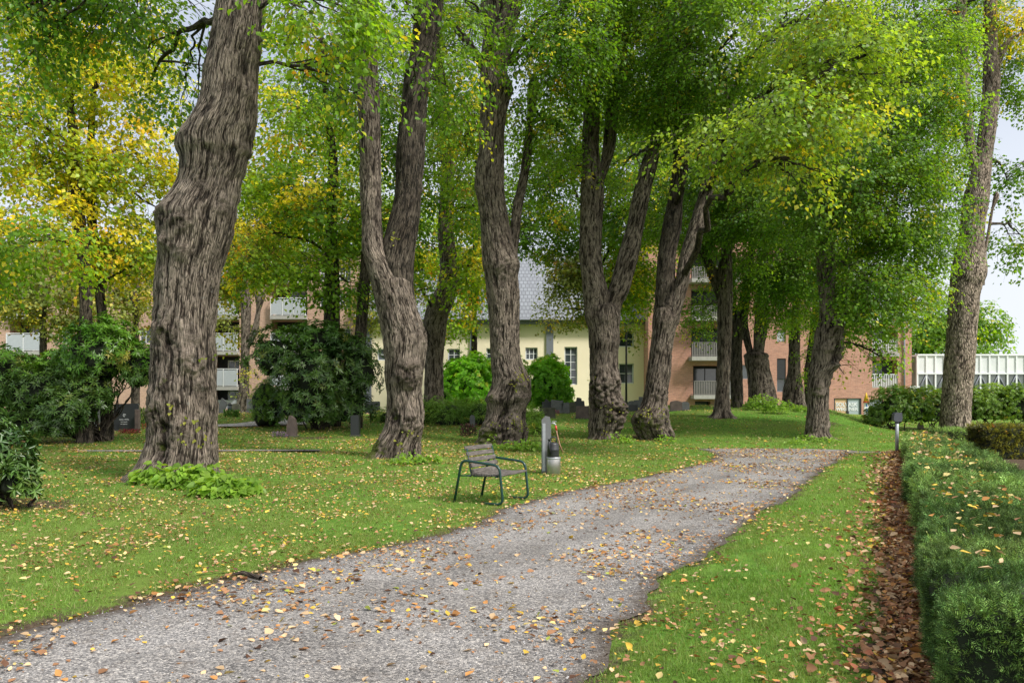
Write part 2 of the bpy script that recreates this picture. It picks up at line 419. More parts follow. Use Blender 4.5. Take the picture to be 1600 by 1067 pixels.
class Foliage:
    def __init__(s): s.d = []; s.tw = []
    def blob(s, c, R, cover, pal, leaf=.085, per=16, twig=.85, droop=.35, carve=.45, aspect=.82, cs=1.0):
        cover = cover * 2.1; leaf = leaf * 1.32
        c = np.array(c, float); R = np.array(R, float)
        area = math.pi * R[0] * R[2]; eff = .30 * leaf * leaf * aspect
        ns = max(4, int(cover * area / eff / per))
        d = norm(rng.normal(size=(int(ns * 2.6), 3)))
        rad = rng.random(len(d)) ** (1 / 2.3)
        bumpy = .78 + .5 * fbm(d * 2.1 + c * .37, 3, 2)
        pos = c + d * R * (rad * bumpy)[:, None]
        keep = fbm(pos / np.array([1.15, 1.15, .7]) / cs, 21, 2) > carve
        pos = pos[keep][:ns]; d = d[keep][:ns]; n = len(pos)
        if n == 0: return
        dh = d * np.array([1, 1, .25])
        td = norm(norm(dh) * .8 + rng.normal(0, .5, (n, 3)) + np.array([0, 0, -droop]))
        tl = twig * rng.uniform(.6, 1.3, n)
        side = norm(np.cross(td, np.array([0, 0, 1.])))
        k = np.arange(per); t = (k + .5) / per
        pts = pos[:, None] + td[:, None] * (t[None, :, None] * tl[:, None, None]) - np.array([0, 0, 1.]) * (t[None, :, None] ** 2) * tl[:, None, None] * .22
        sg = np.where(k % 2 == 0, 1., -1.)[None, :, None]
        spread = rng.uniform(.2, 1.0, (n, per, 1))
        pts = pts + side[:, None] * sg * spread * leaf * 1.5 + rng.normal(0, leaf * .5, (n, per, 3))
        A = td[:, None] * .45 + side[:, None] * sg * .7 + rng.normal(0, .35, (n, per, 3)) + np.array([0, 0, -.45])
        Nn = np.array([0, 0, 1.]) + norm(dh)[:, None] * .45 + rng.normal(0, .45, (n, per, 3))
        L = leaf * rng.uniform(.65, 1.25, n * per)
        s.d.append((pts.reshape(-1, 3), A.reshape(-1, 3), Nn.reshape(-1, 3), L, L * aspect * rng.uniform(.85, 1.1, n * per), pal_cols(pal, pos, n, per)))
        s.tw.append((pos - td * .15, pos + td * tl[:, None]))
    def build(s, name, parent, six=False, mat='leaf', twr=.006, label=None):
        cat = [np.concatenate(x) for x in zip(*s.d)]
        o = link(name, leaves_mesh(name, *cat, six=six), M[mat], parent, True)
        if label: o['label'] = label
        if twr:
            a = np.concatenate([x[0] for x in s.tw]); b = np.concatenate([x[1] for x in s.tw]); n = len(a)
            td = norm(b - a); u = norm(np.cross(td, rng.normal(size=(n, 3)))) * twr; w = np.cross(td, u)
            mid = (a + b) / 2 + np.array([0, 0, .03]); end = b - np.array([0, 0, .1])
            v = np.stack([a + u, a - u * .5 + w * .87, a - u * .5 - w * .87, mid + u * .7, mid - u * .35 + w * .6, mid - u * .35 - w * .6, end, end, end], 1)
            v[:, 6] += u * .3; v[:, 7] += w * .3; v[:, 8] -= u * .3
            f = np.array([[0, 1, 4, 3], [1, 2, 5, 4], [2, 0, 3, 5], [3, 4, 7, 6], [4, 5, 8, 7], [5, 3, 6, 8]])
            f = (np.arange(n) * 9)[:, None, None] + f[None]
            link('twigs', mesh_np('twigs', v.reshape(-1, 3), f.reshape(-1, 4)), M['twig'], parent, True)
        return o

# ------------------------------------------------------------------ trunks
def interp_s(x, xs, ys):
    """monotone-ish cubic"""
    xs = np.array(xs, float); ys = np.array(ys, float)
    m = np.gradient(ys, xs) if len(xs) > 2 else np.full(len(xs), (ys[-1] - ys[0]) / (xs[-1] - xs[0]))
    i = np.clip(np.searchsorted(xs, x) - 1, 0, len(xs) - 2)
    h = xs[i + 1] - xs[i]; t = np.clip((x - xs[i]) / h, -.5, 1.5); tt = np.clip(t, 0, 1)
    r = (2 * tt ** 3 - 3 * tt ** 2 + 1) * ys[i] + (tt ** 3 - 2 * tt ** 2 + tt) * h * m[i] + (-2 * tt ** 3 + 3 * tt ** 2) * ys[i + 1] + (tt ** 3 - tt ** 2) * h * m[i + 1]
    return r

def bark_tube(path, rad, nseg, step, seed, amp=.02, lump=.05, burls=(), flare=0, gz=None, moss=.0, ridge=(.046, .42), bumps=.0, fit=False):
    """path: (n,3) dense centre line bottom->top; rad (n)"""
    path = np.asarray(path, float); rad = np.asarray(rad, float)
    d = np.concatenate([[0], np.cumsum(np.linalg.norm(np.diff(path, axis=0), axis=1))])
    n = max(4, int(d[-1] / step)); s = np.linspace(0, d[-1], n)
    pc = np.stack([np.interp(s, d, path[:, k]) for k in range(3)], 1); r = np.interp(s, d, rad)
    T = norm(np.gradient(pc, axis=0))
    X = norm(np.array([1., 0, 0]) - T * T[:, :1]) if abs(T[0, 0]) < .8 else norm(np.array([0, 0, 1.]) - T * T[:, 2:3])
    Yv = np.cross(T, X)
    if fit: X = np.tile([1., 0, 0], (n, 1)); Yv = np.tile([0, 1., 0], (n, 1))      # level rings for standing stems
    th = np.arange(nseg) / nseg * 2 * math.pi
    TH, S = np.meshgrid(th, s); Rr = np.repeat(r[:, None], nseg, 1); R0 = float(np.median(r))
    cx, cy = np.cos(TH), np.sin(TH)
    co = np.stack([cx * R0, cy * R0, S], -1).reshape(-1, 3)
    w = fbm(co / .45 + 3.3, seed + 1, 3)[:, None] - .5
    q = co / np.array([ridge[0], ridge[0], ridge[1]]) + w * np.array([1.3, 1.3, 1.0])
    n1 = 1 - np.abs(2 * fbm(q, seed, 2) - 1)
    n2 = 1 - np.abs(2 * vnoise(q * np.array([2.1, 2.1, 1.7]) + 9, seed + 5) - 1)
    rdg = np.clip((n1 - .45) / .5, 0, 1) * .7 + n2 * .3
    big = fbm(co / (R0 * 1.1) + seed, seed + 7, 3) - .5
    disp = -amp * (1 - rdg) * 1.6 + lump * big * R0 * 2
    gn = np.zeros(len(co))
    if fit:                                    # deep lengthwise folds
        fl = 1 - np.abs(2 * fbm(co / np.array([.26, .26, 1.7]) + w * 1.3 + seed * 3.1, seed + 60, 2) - 1)
        disp = disp - .045 * R0 * np.clip((fl - .72) / .28, 0, 1) ** 1.5
    zz = (pc[:, 2:3] + 0 * TH).reshape(-1)
    for (bh, bth, bs, ba) in burls:       # height z, angle (0 = towards the viewer, + = right), size, amount
        ang = -math.pi / 2 + bth
        da = (TH - ang + math.pi) % (2 * math.pi) - math.pi
        dist = np.sqrt((da * Rr).reshape(-1) ** 2 + (zz - bh) ** 2) / bs
        g = np.exp(-dist ** 2)
        swirl = fbm(co / .11 + bh * 7, seed + 31, 3)
        disp = disp + ba * g * (.7 + 1.9 * (swirl - .42)); gn = np.maximum(gn, g)
    if flare:
        hh = zz - (gz if gz is not None else pc[0, 2])
        lob = .5 + .5 * np.sin(TH * 5 + seed + 1.2 * np.sin(TH * 2 + seed)).reshape(-1)
        e = np.exp(-np.clip(hh, 0, 9) / .22)
        disp = disp + flare * e * (lob * 1.1 - .35) * Rr.reshape(-1)
    if bumps:
        bb = fbm(co / np.array([.16, .16, .13]), seed + 50, 3); lowm = np.exp(-np.clip(zz - (gz or 0), 0, 9) / 1.3)
        disp = disp + bumps * (bb - .45) * (.25 + lowm) 
    rr = np.maximum(Rr.reshape(-1) + disp, .004)
    if fit:                                   # keep the stem's girth whatever the bark relief adds
        q2 = rr.reshape(n, nseg); xm = (q2 * cx).max(1); xn = (-q2 * cx).max(1); kk = 5; ker = np.ones(2 * kk + 1) / (2 * kk + 1)
        sm = lambda a: np.convolve(np.pad(a, kk, mode='edge'), ker, 'valid')
        fm, fn_ = r / np.maximum(sm(xm), .01), r / np.maximum(sm(xn), .01)
        wgt = .5 + .5 * cx
        rr = (q2 * (fm[:, None] * wgt + fn_[:, None] * (1 - wgt))).reshape(-1)
    cxx, cyy = cx.reshape(-1, 1), cy.reshape(-1, 1)
    c3 = np.repeat(pc, nseg, 0); X3 = np.repeat(X, nseg, 0); Y3 = np.repeat(Yv, nseg, 0)
    V = c3 + (X3 * cxx + Y3 * cyy) * rr[:, None]
    i = np.arange(n - 1)[:, None] * nseg; j = np.arange(nseg)[None]; jn = (j + 1) % nseg
    Fq = np.stack([i + j, i + jn, i + nseg + jn, i + nseg + j], -1).reshape(-1, 4)
    mo = moss + .05 + .38 * gn + .25 * (-cx).reshape(-1) * .6 + .35 * np.exp(-np.clip(zz - (gz or 0), 0, 9) / .8) - .12
    bco = np.stack([cxx[:, 0] * R0, cyy[:, 0] * R0, co[:, 2] * .17], 1)
    if fit:
        dd = (rr - r.repeat(nseg)).reshape(n, nseg); ks = max(3, nseg // 12)
        bl = sum(np.roll(dd, k_, 1) for k_ in range(-ks, ks + 1)) / (2 * ks + 1); occ = np.clip((dd - bl).reshape(-1) / (.035 * R0 + .006), -1.3, .6)
        rdg = np.clip(rdg + .28 * occ, 0, 1)  # hollows darkened, high spots lightened: occlusion painted into the bark tone
    return V, Fq, bco, np.clip(rdg - gn * .12, 0, 1), mo, np.clip(gn + .0 * mo, 0, 1)

def bark_mesh(name, parts, mat, parent):
    V, Fq, B, K, Mo, G = [], [], [], [], [], []; off = 0
    for (v, f, b, k, m, g) in parts:
        V.append(v); Fq.append(f + off); B.append(b); K.append(k); Mo.append(m); G.append(g); off += len(v)
    me = mesh_np(name, np.concatenate(V), np.concatenate(Fq))
    fattr(me, 'bark_co', 'FLOAT_VECTOR', 'POINT', np.concatenate(B)); fattr(me, 'cav', 'FLOAT', 'POINT', np.concatenate(K)); fattr(me, 'moss', 'FLOAT', 'POINT', np.concatenate(Mo)); fattr(me, 'burl', 'FLOAT', 'POINT', np.concatenate(G))
    return link(name, me, M[mat], parent, True)

def outline_path(out, Y, top=None, gz=None, dy=0, sink=.25, taper=False):
    """out: (py, left px, right px), bottom first; gives centre line and radii at distance Y"""
    out = sorted(out, key=lambda o: -o[0])
    z = [EYE - (o[0] - HY) / F * Y for o in out]; x = [((o[1] + o[2]) / 2 - CX) / F * Y for o in out]; r = [(o[2] - o[1]) / 2 / F * Y for o in out]
    if top:                             # carry on above the photo
        h = top; sl = np.clip((x[-1] - x[-2]) / max(z[-1] - z[-2], .1), -.25, .25)
        for k in (.35, .7, 1.):
            z.append(z[len(out) - 1] + h * k); x.append(x[len(out) - 1] + sl * h * k); r.append(r[len(out) - 1] * (1 - .6 * k))
    else:
        e = r[-1] * .7; z += [z[-1] + e * .5, z[-1] + e * .85, z[-1] + e]; x += [x[-1]] * 3; r += [r[-1] * .86, r[-1] * .5, r[-1] * .08]
    zs = np.arange(z[0], z[-1], .04)
    X = interp_s(zs, z, x); Rr = interp_s(zs, z, r)
    yy = Y + dy * (zs - z[0]) / max(z[-1] - z[0], .1)
    p = np.stack([X, yy, zs], 1)
    if sink:
        p = np.concatenate([[p[0] - [0, 0, sink]], p]); Rr = np.concatenate([[Rr[0] * 1.02], Rr])
    if taper:
        Rr = Rr * (.72 + .28 * sstep(0, 1.1, np.linspace(0, len(Rr) * .04, len(Rr))))
    return p, Rr

def add_branches(parent, targets, start_pts, rngseed, r0=.07, mat='darkbark', sub=5):
    """curved boughs from the stem to each leaf mass, forking inside it"""
    r_ = np.random.default_rng(rngseed)
    for (c, R) in targets:
        c = np.array(c, float); R = np.array(R, float)
        sp = np.array(start_pts, float); cand = sp[sp[:, 2] < c[2] + .8]
        if len(cand) == 0: cand = sp[np.argsort(sp[:, 2])[:6]]
        dd = np.linalg.norm(cand - c, axis=1) + r_.random(len(cand)) * .6
        a = cand[np.argmin(dd)]
        parts = []
        def bough(a, b, r1, r2, sag, sd):
            n = 14; t = np.linspace(0, 1, n)[:, None]
            ln = np.linalg.norm(b - a)
            p = a + (b - a) * t + np.array([0, 0, 1.]) * (sag * ln * np.sin(t * math.pi)) + r_.normal(0, .018 * ln, (n, 3)) * np.sin(t * math.pi)
            if ln < .3: return p
            parts.append(bark_tube(p, np.linspace(r1, r2, n), 8, .22, sd, amp=.004, lump=.15, moss=.2)); return p
        ln = np.linalg.norm(c - a); rr = min(r0 * (.5 + ln / 7), .13)
        main = bough(a, c + r_.normal(0, .2, 3), rr, rr * .35, .10, rngseed)
        for k in range(sub):
            q = main[r_.integers(5, 13)]; d = norm(r_.normal(size=(1, 3)))[0] * R * .85
            bb = c + d; p2 = bough(q, bb, rr * .4, rr * .1, .04, rngseed + k)
            for _ in range(2):
                q2 = p2[r_.integers(4, 12)]; bough(q2, bb + r_.normal(0, .45, 3) * R * .6 - [0, 0, .3], rr * .16, rr * .05, .0, rngseed + k)
        bark_mesh('branch', parts, mat, parent)

def make_tree(name, label, cat, group, base_out, limbs=(), blobs=(), Y=None, gx=None, seg=72, step=.045, mat='bark', burls=(), top=None, amp=.02,
              lump=.05, flare=.12, seed=1, leaf=.085, six=False, moss=0, bumps=0, shoots=None, r0=.07, sub=5, branches=True, dy=0, per=16):
    b = base_out[0]
    x0, yg = hit((b[1] + b[2]) / 2, b[0])
    if Y is None: Y = yg + (b[2] - b[1]) / 2 / F * yg * .35
    gz = float(terrain(x0, Y))
    root = empty(name, ((((b[1] + b[2]) / 2) - CX) / F * Y, Y, gz), label, cat, group)
    def bl(L): return [(EYE - (py - HY) / F * Y, th, s / F * Y, a / F * Y) for (py, th, s, a) in L]
    p, r = outline_path(base_out, Y, top=top, dy=dy)
    bark_mesh('trunk', [bark_tube(p, r, seg, step, seed, amp, lump, bl(burls), flare, gz, moss, bumps=bumps, fit=True)], mat, root)
    starts = [q for q in p[::12] if q[2] > gz + 2.2]
    for li in limbs:
        o, kw = li
        p2, r2 = outline_path(o, Y + kw.get('oy', 0), top=kw.get('top'), dy=kw.get('dy', 0), sink=.15, taper=True)
        bark_mesh('limb', [bark_tube(p2, r2, kw.get('seg', max(24, seg // 2)), step * 1.3, seed + 13, amp * .8, lump, bl(kw.get('burls', ())), 0, None, kw.get('moss', moss), fit=True)], kw.get('mat', mat), root)
        starts += [q for q in p2[::12]]
    fo = Foliage(); tg = []
    for B in blobs:
        px, py, rx, ry, by, cover, pal = B[:7]; kw = dict(B[7]) if len(B) > 7 else {}
        c = P(px, py, by); R = (rx / F * by, kw.pop('rd', (rx + ry) / 2 / F * by), ry / F * by)
        nb = kw.pop('nobranch', False)
        kw.setdefault('leaf', leaf); kw.setdefault('per', per)
        fo.blob(c, R, cover, pal, **kw)
        if not nb: tg.append((c, R))
    if blobs:
        fo.build('crown', root, six=six, twr=.006 if Y < 30 else .008)
        if branches and starts: add_branches(root, tg, starts, seed * 3 + 5, r0, sub=sub)
    return root, Y

def sucker_leaves(root, patches, leaf=.11, pal=None, six=True, name='basal_shoots'):
    """soft heart-shaped leaves of the shoots round a tree's foot; patches: (px, py, rx px, ry px, height m, count)"""
    for (px, py, rx, hgt, cnt) in patches:
        D = []; cnt = int(cnt * 1.5)
        gx, gy = hit(px, py)
        rad = rx / F * gy
        a = rng.random(cnt) * 2 * math.pi; q = np.sqrt(rng.random(cnt))
        x = gx + np.cos(a) * q * rad; y = gy + np.sin(a) * q * rad * .55
        z = terrain(x, y) + hgt * 1.35 * (1 - q ** 2 * .8) * rng.uniform(.25, 1.05, cnt) + .03
        pos = np.stack([x, y, z], 1)
        A = np.stack([np.cos(a), np.sin(a) - .5, -.5 + 0 * a], 1) + rng.normal(0, .4, (cnt, 3)); Nn = np.stack([np.cos(a) * .5, np.sin(a) * .4 - .6, 1 + 0 * a], 1) + rng.normal(0, .3, (cnt, 3))
        L = leaf * rng.uniform(.55, 1.2, cnt)
        t = rng.random((cnt, 1)); c = np.array([.14, .27, .035]) * (1 - t) + np.array([.27, .42, .06]) * t
        link(name, leaves_mesh(name, pos, A, Nn, L, L * .88, c * rng.normal(1, .12, (cnt, 1)), six=six), M['leaf'], root, True)

def trunk_leaves(root, spots, Y, leaf=.07):
    """small leafy shoots on a burl; (px, py, rpx, count)"""
    for (px, py, r, cnt) in spots:
        c = np.array(P(px, py, Y)); rr = r / F * Y
        pos = c + rng.normal(0, .5, (cnt, 3)) * rr; 
        A = rng.normal(0, .6, (cnt, 3)) + [0, -.5, -.3]; Nn = rng.normal(0, .35, (cnt, 3)) + [0, -.8, .7]
        L = leaf * rng.uniform(.5, 1.2, cnt); t = rng.random((cnt, 1))
        link('burl_shoots', leaves_mesh('burl_shoots', pos, A, Nn, L, L * .9, np.array([.14, .2, .03]) * (1 - t) + np.array([.33, .32, .06]) * t, six=True), M['leaf'], root, True)
# ================================================================== THE SETTING
def gp(px, py):
    Y = EYE * F / (py - HY); return ((px - CX) / F * Y, Y)
LEFT = [(-420, 1130), (-150, 1030), (0, 988), (90, 970), (180, 952), (260, 930), (340, 908), (430, 886), (520, 868), (610, 852), (690, 838), (745, 816), (790, 795), (850, 776), (920, 761), (1000, 746), (1060, 733), (1110, 720), (1122, 712), (1105, 704), (1075, 699.5)]
RIGHT = [(780, 1180), (850, 1110), (905, 1063), (950, 1010), (985, 962), (1015, 925), (1060, 890), (1100, 865), (1140, 838), (1185, 808), (1215, 785), (1250, 762), (1275, 742), (1300, 723), (1330, 709), (1330, 701)]
def smooth_line(pts, seed, jit=.085, step=.10):
    p = np.array([gp(*q) for q in pts]); d = np.concatenate([[0], np.cumsum(np.linalg.norm(np.diff(p, axis=0), axis=1))])
    s = np.arange(0, d[-1], step)
    q = np.stack([np.interp(s, d, p[:, k]) for k in (0, 1)], 1)
    k = 7; pad = np.concatenate([np.repeat(q[:1], k, 0), q, np.repeat(q[-1:], k, 0)]); ker = np.ones(2 * k + 1) / (2 * k + 1)
    q = np.stack([np.convolve(pad[:, j], ker, 'valid') for j in (0, 1)], 1)
    c = np.stack([q[:, 0], q[:, 1], 0 * q[:, 0]], 1)
    return q + np.stack([fbm(c / .5, seed, 3) - .5, fbm(c / .5, seed + 3, 3) - .5], 1) * jit * 4
PL = smooth_line(LEFT, 3); PR = smooth_line(RIGHT, 8)
PATH = np.concatenate([PL, PR[::-1]])
def inpoly(x, y, poly):
    x = np.asarray(x); y = np.asarray(y); ins = np.zeros(x.shape, bool)
    bx0, by0 = poly.min(0); bx1, by1 = poly.max(0)
    idx = np.nonzero((x > bx0) & (x < bx1) & (y > by0) & (y < by1))[0]
    xs, ys = x[idx], y[idx]; r = np.zeros(len(idx), bool); j = len(poly) - 1
    for i in range(len(poly)):
        xi, yi = poly[i]; xj, yj = poly[j]
        if yi != yj:
            cnd = ((yi > ys) != (yj > ys)) & (xs < (xj - xi) * (ys - yi) / (yj - yi) + xi); r ^= cnd
        j = i
    ins[idx] = r; return ins
def polydist(x, y, line):
    q = np.stack([x, y], 1); best = np.full(len(q), 99.0)
    for p in line[::3]: best = np.minimum(best, np.hypot(q[:, 0] - p[0], q[:, 1] - p[1]))
    return best
def hedge_x(Y): return 2.39 + .484 * (Y - 4.42)        # west face of the long hedge
TR = [(285, 735), (612, 713), (790, 690), (943, 683), (1020, 682), (1128, 650), (1163, 640), (1192, 632), (1240, 635), (1280, 684), (1492, 672)]

# ground: fine near, coarse out to the horizon
def axis(a, b, fine, lo, hi):
    mid = np.arange(a, b + fine, fine); l = []; s = fine; v = a
    while v > lo: s *= 1.35; v -= s; l.append(v)
    r = []; s = fine; v = mid[-1]
    while v < hi: s *= 1.35; v += s; r.append(v)
    return np.array(l[::-1] + list(mid) + r)
gx = axis(-22, 26, .16, -900, 900); gy = axis(-1, 42, .16, -300, 1500)
XX, YY = np.meshgrid(gx, gy); xf, yf = XX.ravel(), YY.ravel()
zf = terrain(xf, yf) + np.where(yf > 150, -.0, 0)
pp = np.stack([xf, yf, 0 * xf], 1)
near = (yf < 42) & (yf > 0) & (np.abs(xf) < 28)
inp = np.zeros(len(xf), bool); inp[near] = inpoly(xf[near], yf[near], PATH)
dist = np.full(len(xf), 9.); ii = np.nonzero(near & (yf < 27))[0]; dist[ii] = np.minimum(polydist(xf[ii], yf[ii], PL), polydist(xf[ii], yf[ii], PR))
und = (fbm(pp / 1.2, 4, 3) - .5) * .07 * sstep(.0, 1.0, dist) * (~inp)
zf = zf + und - .03 * inp - .02 * (~inp) * sstep(.35, 0, dist)
hd = hedge_x(yf) - xf
dirt = .85 * np.exp(-dist / .22) + np.where((yf > 3.5) & (yf < 22), .95 * sstep(.58 + .4 * (fbm(pp / .4, 71, 2) - .5), .2, np.abs(hd - .05)) , 0)
for (px, py) in TR:
    tx, ty = hit(px, py); dirt = dirt + .55 * np.exp(-((xf - tx) ** 2 + (yf - ty) ** 2) / 1.6)
for (px, py, r) in [(120, 690, 1.8), (20, 790, 1.1), (490, 684, 1.7), (1420, 668, 2.2), (1290, 660, 1.0)]:
    tx, ty = hit(px, py); dirt = dirt + .75 * np.exp(-((xf - tx) ** 2 / (r * r) + (yf - ty) ** 2 / .7))
dirt = dirt + .16 * sstep(0, -3, xf) * (yf < 20) + .9 * ((xf > hedge_x(yf) + .4) & (yf < 24) & (yf > 2))
# worn strip crossing the right-hand lawn
sx, sy = gp(1250, 771); dirt = dirt + .33 * np.exp(-((yf - sy) / .13) ** 2) * (xf > sx - .5) * (xf < hedge_x(yf))
nx = len(gx); i = np.arange(len(gy) - 1)[:, None] * nx; j = np.arange(nx - 1)[None]
me = mesh_np('ground', np.stack([xf, yf, zf], 1), np.stack([i + j, i + j + 1, i + nx + j + 1, i + nx + j], -1).reshape(-1, 4))
fattr(me, 'dirt', 'FLOAT', 'POINT', dirt)
tagk(link('ground', me, M['ground']), kind='structure')

# gravel path: strip between its two edges
def strip(name, A, B, mat, zoff=.004, m=14, n=260, cam=.02):
    def rs(q):
        d = np.concatenate([[0], np.cumsum(np.linalg.norm(np.diff(q, axis=0), axis=1))]); s = np.linspace(0, d[-1], n)
        return np.stack([np.interp(s, d, q[:, k]) for k in (0, 1)], 1)
    a, b = rs(A), rs(B); t = np.linspace(0, 1, m)[None, :, None]
    v = a[:, None] * (1 - t) + b[:, None] * t; tt = np.repeat(t, n, 0)[..., 0]
    v = v.reshape(-1, 2); z = terrain(v[:, 0], v[:, 1]) + zoff + cam * (4 * tt * (1 - tt)).ravel()
    i = np.arange(n - 1)[:, None] * m; j = np.arange(m - 1)[None]
    me = mesh_np(name, np.stack([v[:, 0], v[:, 1], z], 1), np.stack([i + j, i + j + 1, i + m + j + 1, i + m + j], -1).reshape(-1, 4))
    wd = np.repeat(np.linalg.norm(a - b, axis=1)[:, None], m, 1); ed = np.minimum(tt, 1 - tt) * wd
    fattr(me, 'edge', 'FLOAT', 'POINT', np.exp(-ed.ravel() / .22) * .9)
    fattr(me, 'lane', 'FLOAT', 'POINT', tt.ravel())
    return tagk(link(name, me, M[mat]), kind='structure')
strip('path', PL, PR, 'gravel', zoff=-.012, cam=.03)
side = np.array([gp(1322, 704.5), gp(1360, 705), gp(1398, 707)]); side2 = np.array([gp(1322, 709), gp(1360, 708.3), gp(1398, 709.3)])
strip('footpath', side, side2, 'gravel', zoff=.012, m=4, n=20, cam=0)
for (a, b, c, d) in [((120, 704.5), (500, 703.5), (120, 707), (500, 705.6)),]:
    A = np.array([gp(a[0] + (b[0] - a[0]) * t, a[1] + (b[1] - a[1]) * t) for t in np.linspace(0, 1, 12)]); B = np.array([gp(c[0] + (d[0] - c[0]) * t, c[1] + (d[1] - c[1]) * t) for t in np.linspace(0, 1, 12)])
    strip('kerb', A, B, 'gravel', zoff=.03, m=4, n=60, cam=.01)
def curvy(pts): return np.array([hit(*p) for p in pts])
strip('cemetery_path', curvy([(340, 664.5), (370, 663), (400, 659), (430, 656), (470, 655)]), curvy([(340, 668), (380, 668), (420, 667), (450, 666), (480, 665)]), 'paver', zoff=.05, m=6, n=40, cam=.0)

# grass blades
def scatter(Y0, Y1, dens, pad=.12):
    n = int(dens * (Y1 ** 2 - Y0 ** 2) * .5 * 1.28 * (1 + pad))
    y = np.sqrt(rng.random(n) * (Y1 ** 2 - Y0 ** 2) + Y0 ** 2); x = (rng.random(n) - .5) * 1.28 * (1 + pad) * y
    return x, y
def on_path(x, y, grow=0): return inpoly(x, y, PATH)
gxs, gys, gs = [], [], []
for (a, b, dn, sc) in [(3.9, 6.5, 5200, .9), (6.5, 10, 3200, 1.05), (10, 15, 1500, 1.3), (15, 22, 620, 1.7), (22, 32, 260, 2.3), (32, 46, 80, 3.2)]:
    x, y = scatter(a, b, dn)
    k = ~on_path(x, y) & ((hedge_x(y) - x > .18 + .34 * fbm(np.stack([x, y, 0 * x], 1) / .3, 72, 2) + .3 * rng.random(len(x))) | (y > 22))
    x, y = x[k], y[k]; p = np.stack([x, y, 0 * x], 1)
    pat = fbm(p / .45, 12, 3); k = pat + rng.normal(0, .12, len(x)) > .36 + .05 * (x < 0)
    k = k & (np.minimum(polydist(x, y, PL), polydist(x, y, PR)) > rng.random(len(x)) * .22 - .03) if b < 23 else k
    gxs.append(x[k]); gys.append(y[k]); gs.append(np.full(k.sum(), sc))
x = np.concatenate(gxs); y = np.concatenate(gys); s = np.concatenate(gs); n = len(x); p = np.stack([x, y, 0 * x], 1)
jj = np.clip(np.searchsorted(gx, x), 1, nx - 1); kk = np.clip(np.searchsorted(gy, y), 1, len(gy) - 1)
Z = zf.reshape(len(gy), nx); tx = (x - gx[jj - 1]) / (gx[jj] - gx[jj - 1]); ty = (y - gy[kk - 1]) / (gy[kk] - gy[kk - 1])
def gz_at(x, y):
    jj = np.clip(np.searchsorted(gx, x), 1, nx - 1); kk = np.clip(np.searchsorted(gy, y), 1, len(gy) - 1)
    tx = (x - gx[jj - 1]) / (gx[jj] - gx[jj - 1]); ty = (y - gy[kk - 1]) / (gy[kk] - gy[kk - 1])
    return (Z[kk - 1, jj - 1] * (1 - tx) + Z[kk - 1, jj] * tx) * (1 - ty) + (Z[kk, jj - 1] * (1 - tx) + Z[kk, jj] * tx) * ty
z = gz_at(x, y)
hgt = rng.uniform(.018, .042, n) * (.55 + .45 * s) * (.75 + .7 * fbm(p / .8, 33, 2)); wd = rng.uniform(.0022, .0042, n) * s
a = rng.random(n) * 2 * math.pi; lean = rng.normal(0, .55, (n, 2)) * hgt[:, None]
dx, dy = np.cos(a) * wd, np.sin(a) * wd
v = np.stack([np.stack([x - dx, y - dy, z - .004], 1), np.stack([x + dx, y + dy, z - .004], 1), np.stack([x + lean[:, 0], y + lean[:, 1], z + hgt], 1)], 1).reshape(-1, 3)
me = mesh_np('grass', v, np.arange(n * 3).reshape(-1, 3))
t = np.clip(fbm(p / 1.9, 8, 3) * 1.6 - .3 + rng.normal(0, .22, n), 0, 1)[:, None]
col = np.array([.105, .21, .025]) * (1 - t) + np.array([.24, .40, .07]) * t
dry = (rng.random(n) < .05 + .10 * (x < 0) * (y < 20))[:, None]; col = np.where(dry, np.array([.33, .29, .13]), col)
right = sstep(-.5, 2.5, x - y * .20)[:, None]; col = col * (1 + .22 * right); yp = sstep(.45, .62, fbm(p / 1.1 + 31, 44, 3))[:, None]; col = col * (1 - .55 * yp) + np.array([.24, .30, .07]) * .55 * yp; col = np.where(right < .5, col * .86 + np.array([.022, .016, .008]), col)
col = col * rng.normal(1, .13, (n, 1))
fattr(me, 'leafcol', 'FLOAT_COLOR', 'FACE', col)
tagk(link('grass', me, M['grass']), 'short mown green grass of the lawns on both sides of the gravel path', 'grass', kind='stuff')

# fallen leaves
LP = {'y': (.60, .40, .06), 'ly': (.62, .50, .20), 'o': (.46, .22, .07), 'b': (.31, .16, .08), 'r': (.33, .12, .06), 't': (.54, .38, .22), 'd': (.10, .05, .03), 'g': (.26, .30, .05)}
def litter(name, x, y, z, size, weights, label, flat=.35, kindstuff=True):
    n = len(x); keys = list(weights); w = np.array([weights[k] for k in keys], float); w /= w.sum()
    c = np.array([LP[k] for k in keys])[rng.choice(len(keys), n, p=w)] * rng.normal(1, .2, (n, 1)).clip(.4, 1.5)
    a = rng.random(n) * 2 * math.pi
    A = np.stack([np.cos(a), np.sin(a), rng.normal(.05, .18, n)], 1); Nn = np.stack([rng.normal(0, flat, n), rng.normal(0, flat, n), np.ones(n)], 1)
    L = size * rng.uniform(.45, 1.25, n); W = L * rng.uniform(.5, .95, n)
    pos = np.stack([x, y, z + L * .10 + .006], 1)
    me = leaves_mesh(name, pos, A, Nn, L, W, c, six=True, fold=.28, curl=-.18)
    return tagk(link(name, me, M['litter']), label, 'fallen leaves', kind='stuff')
xs, ys, zs, sz, gr = [], [], [], [], []
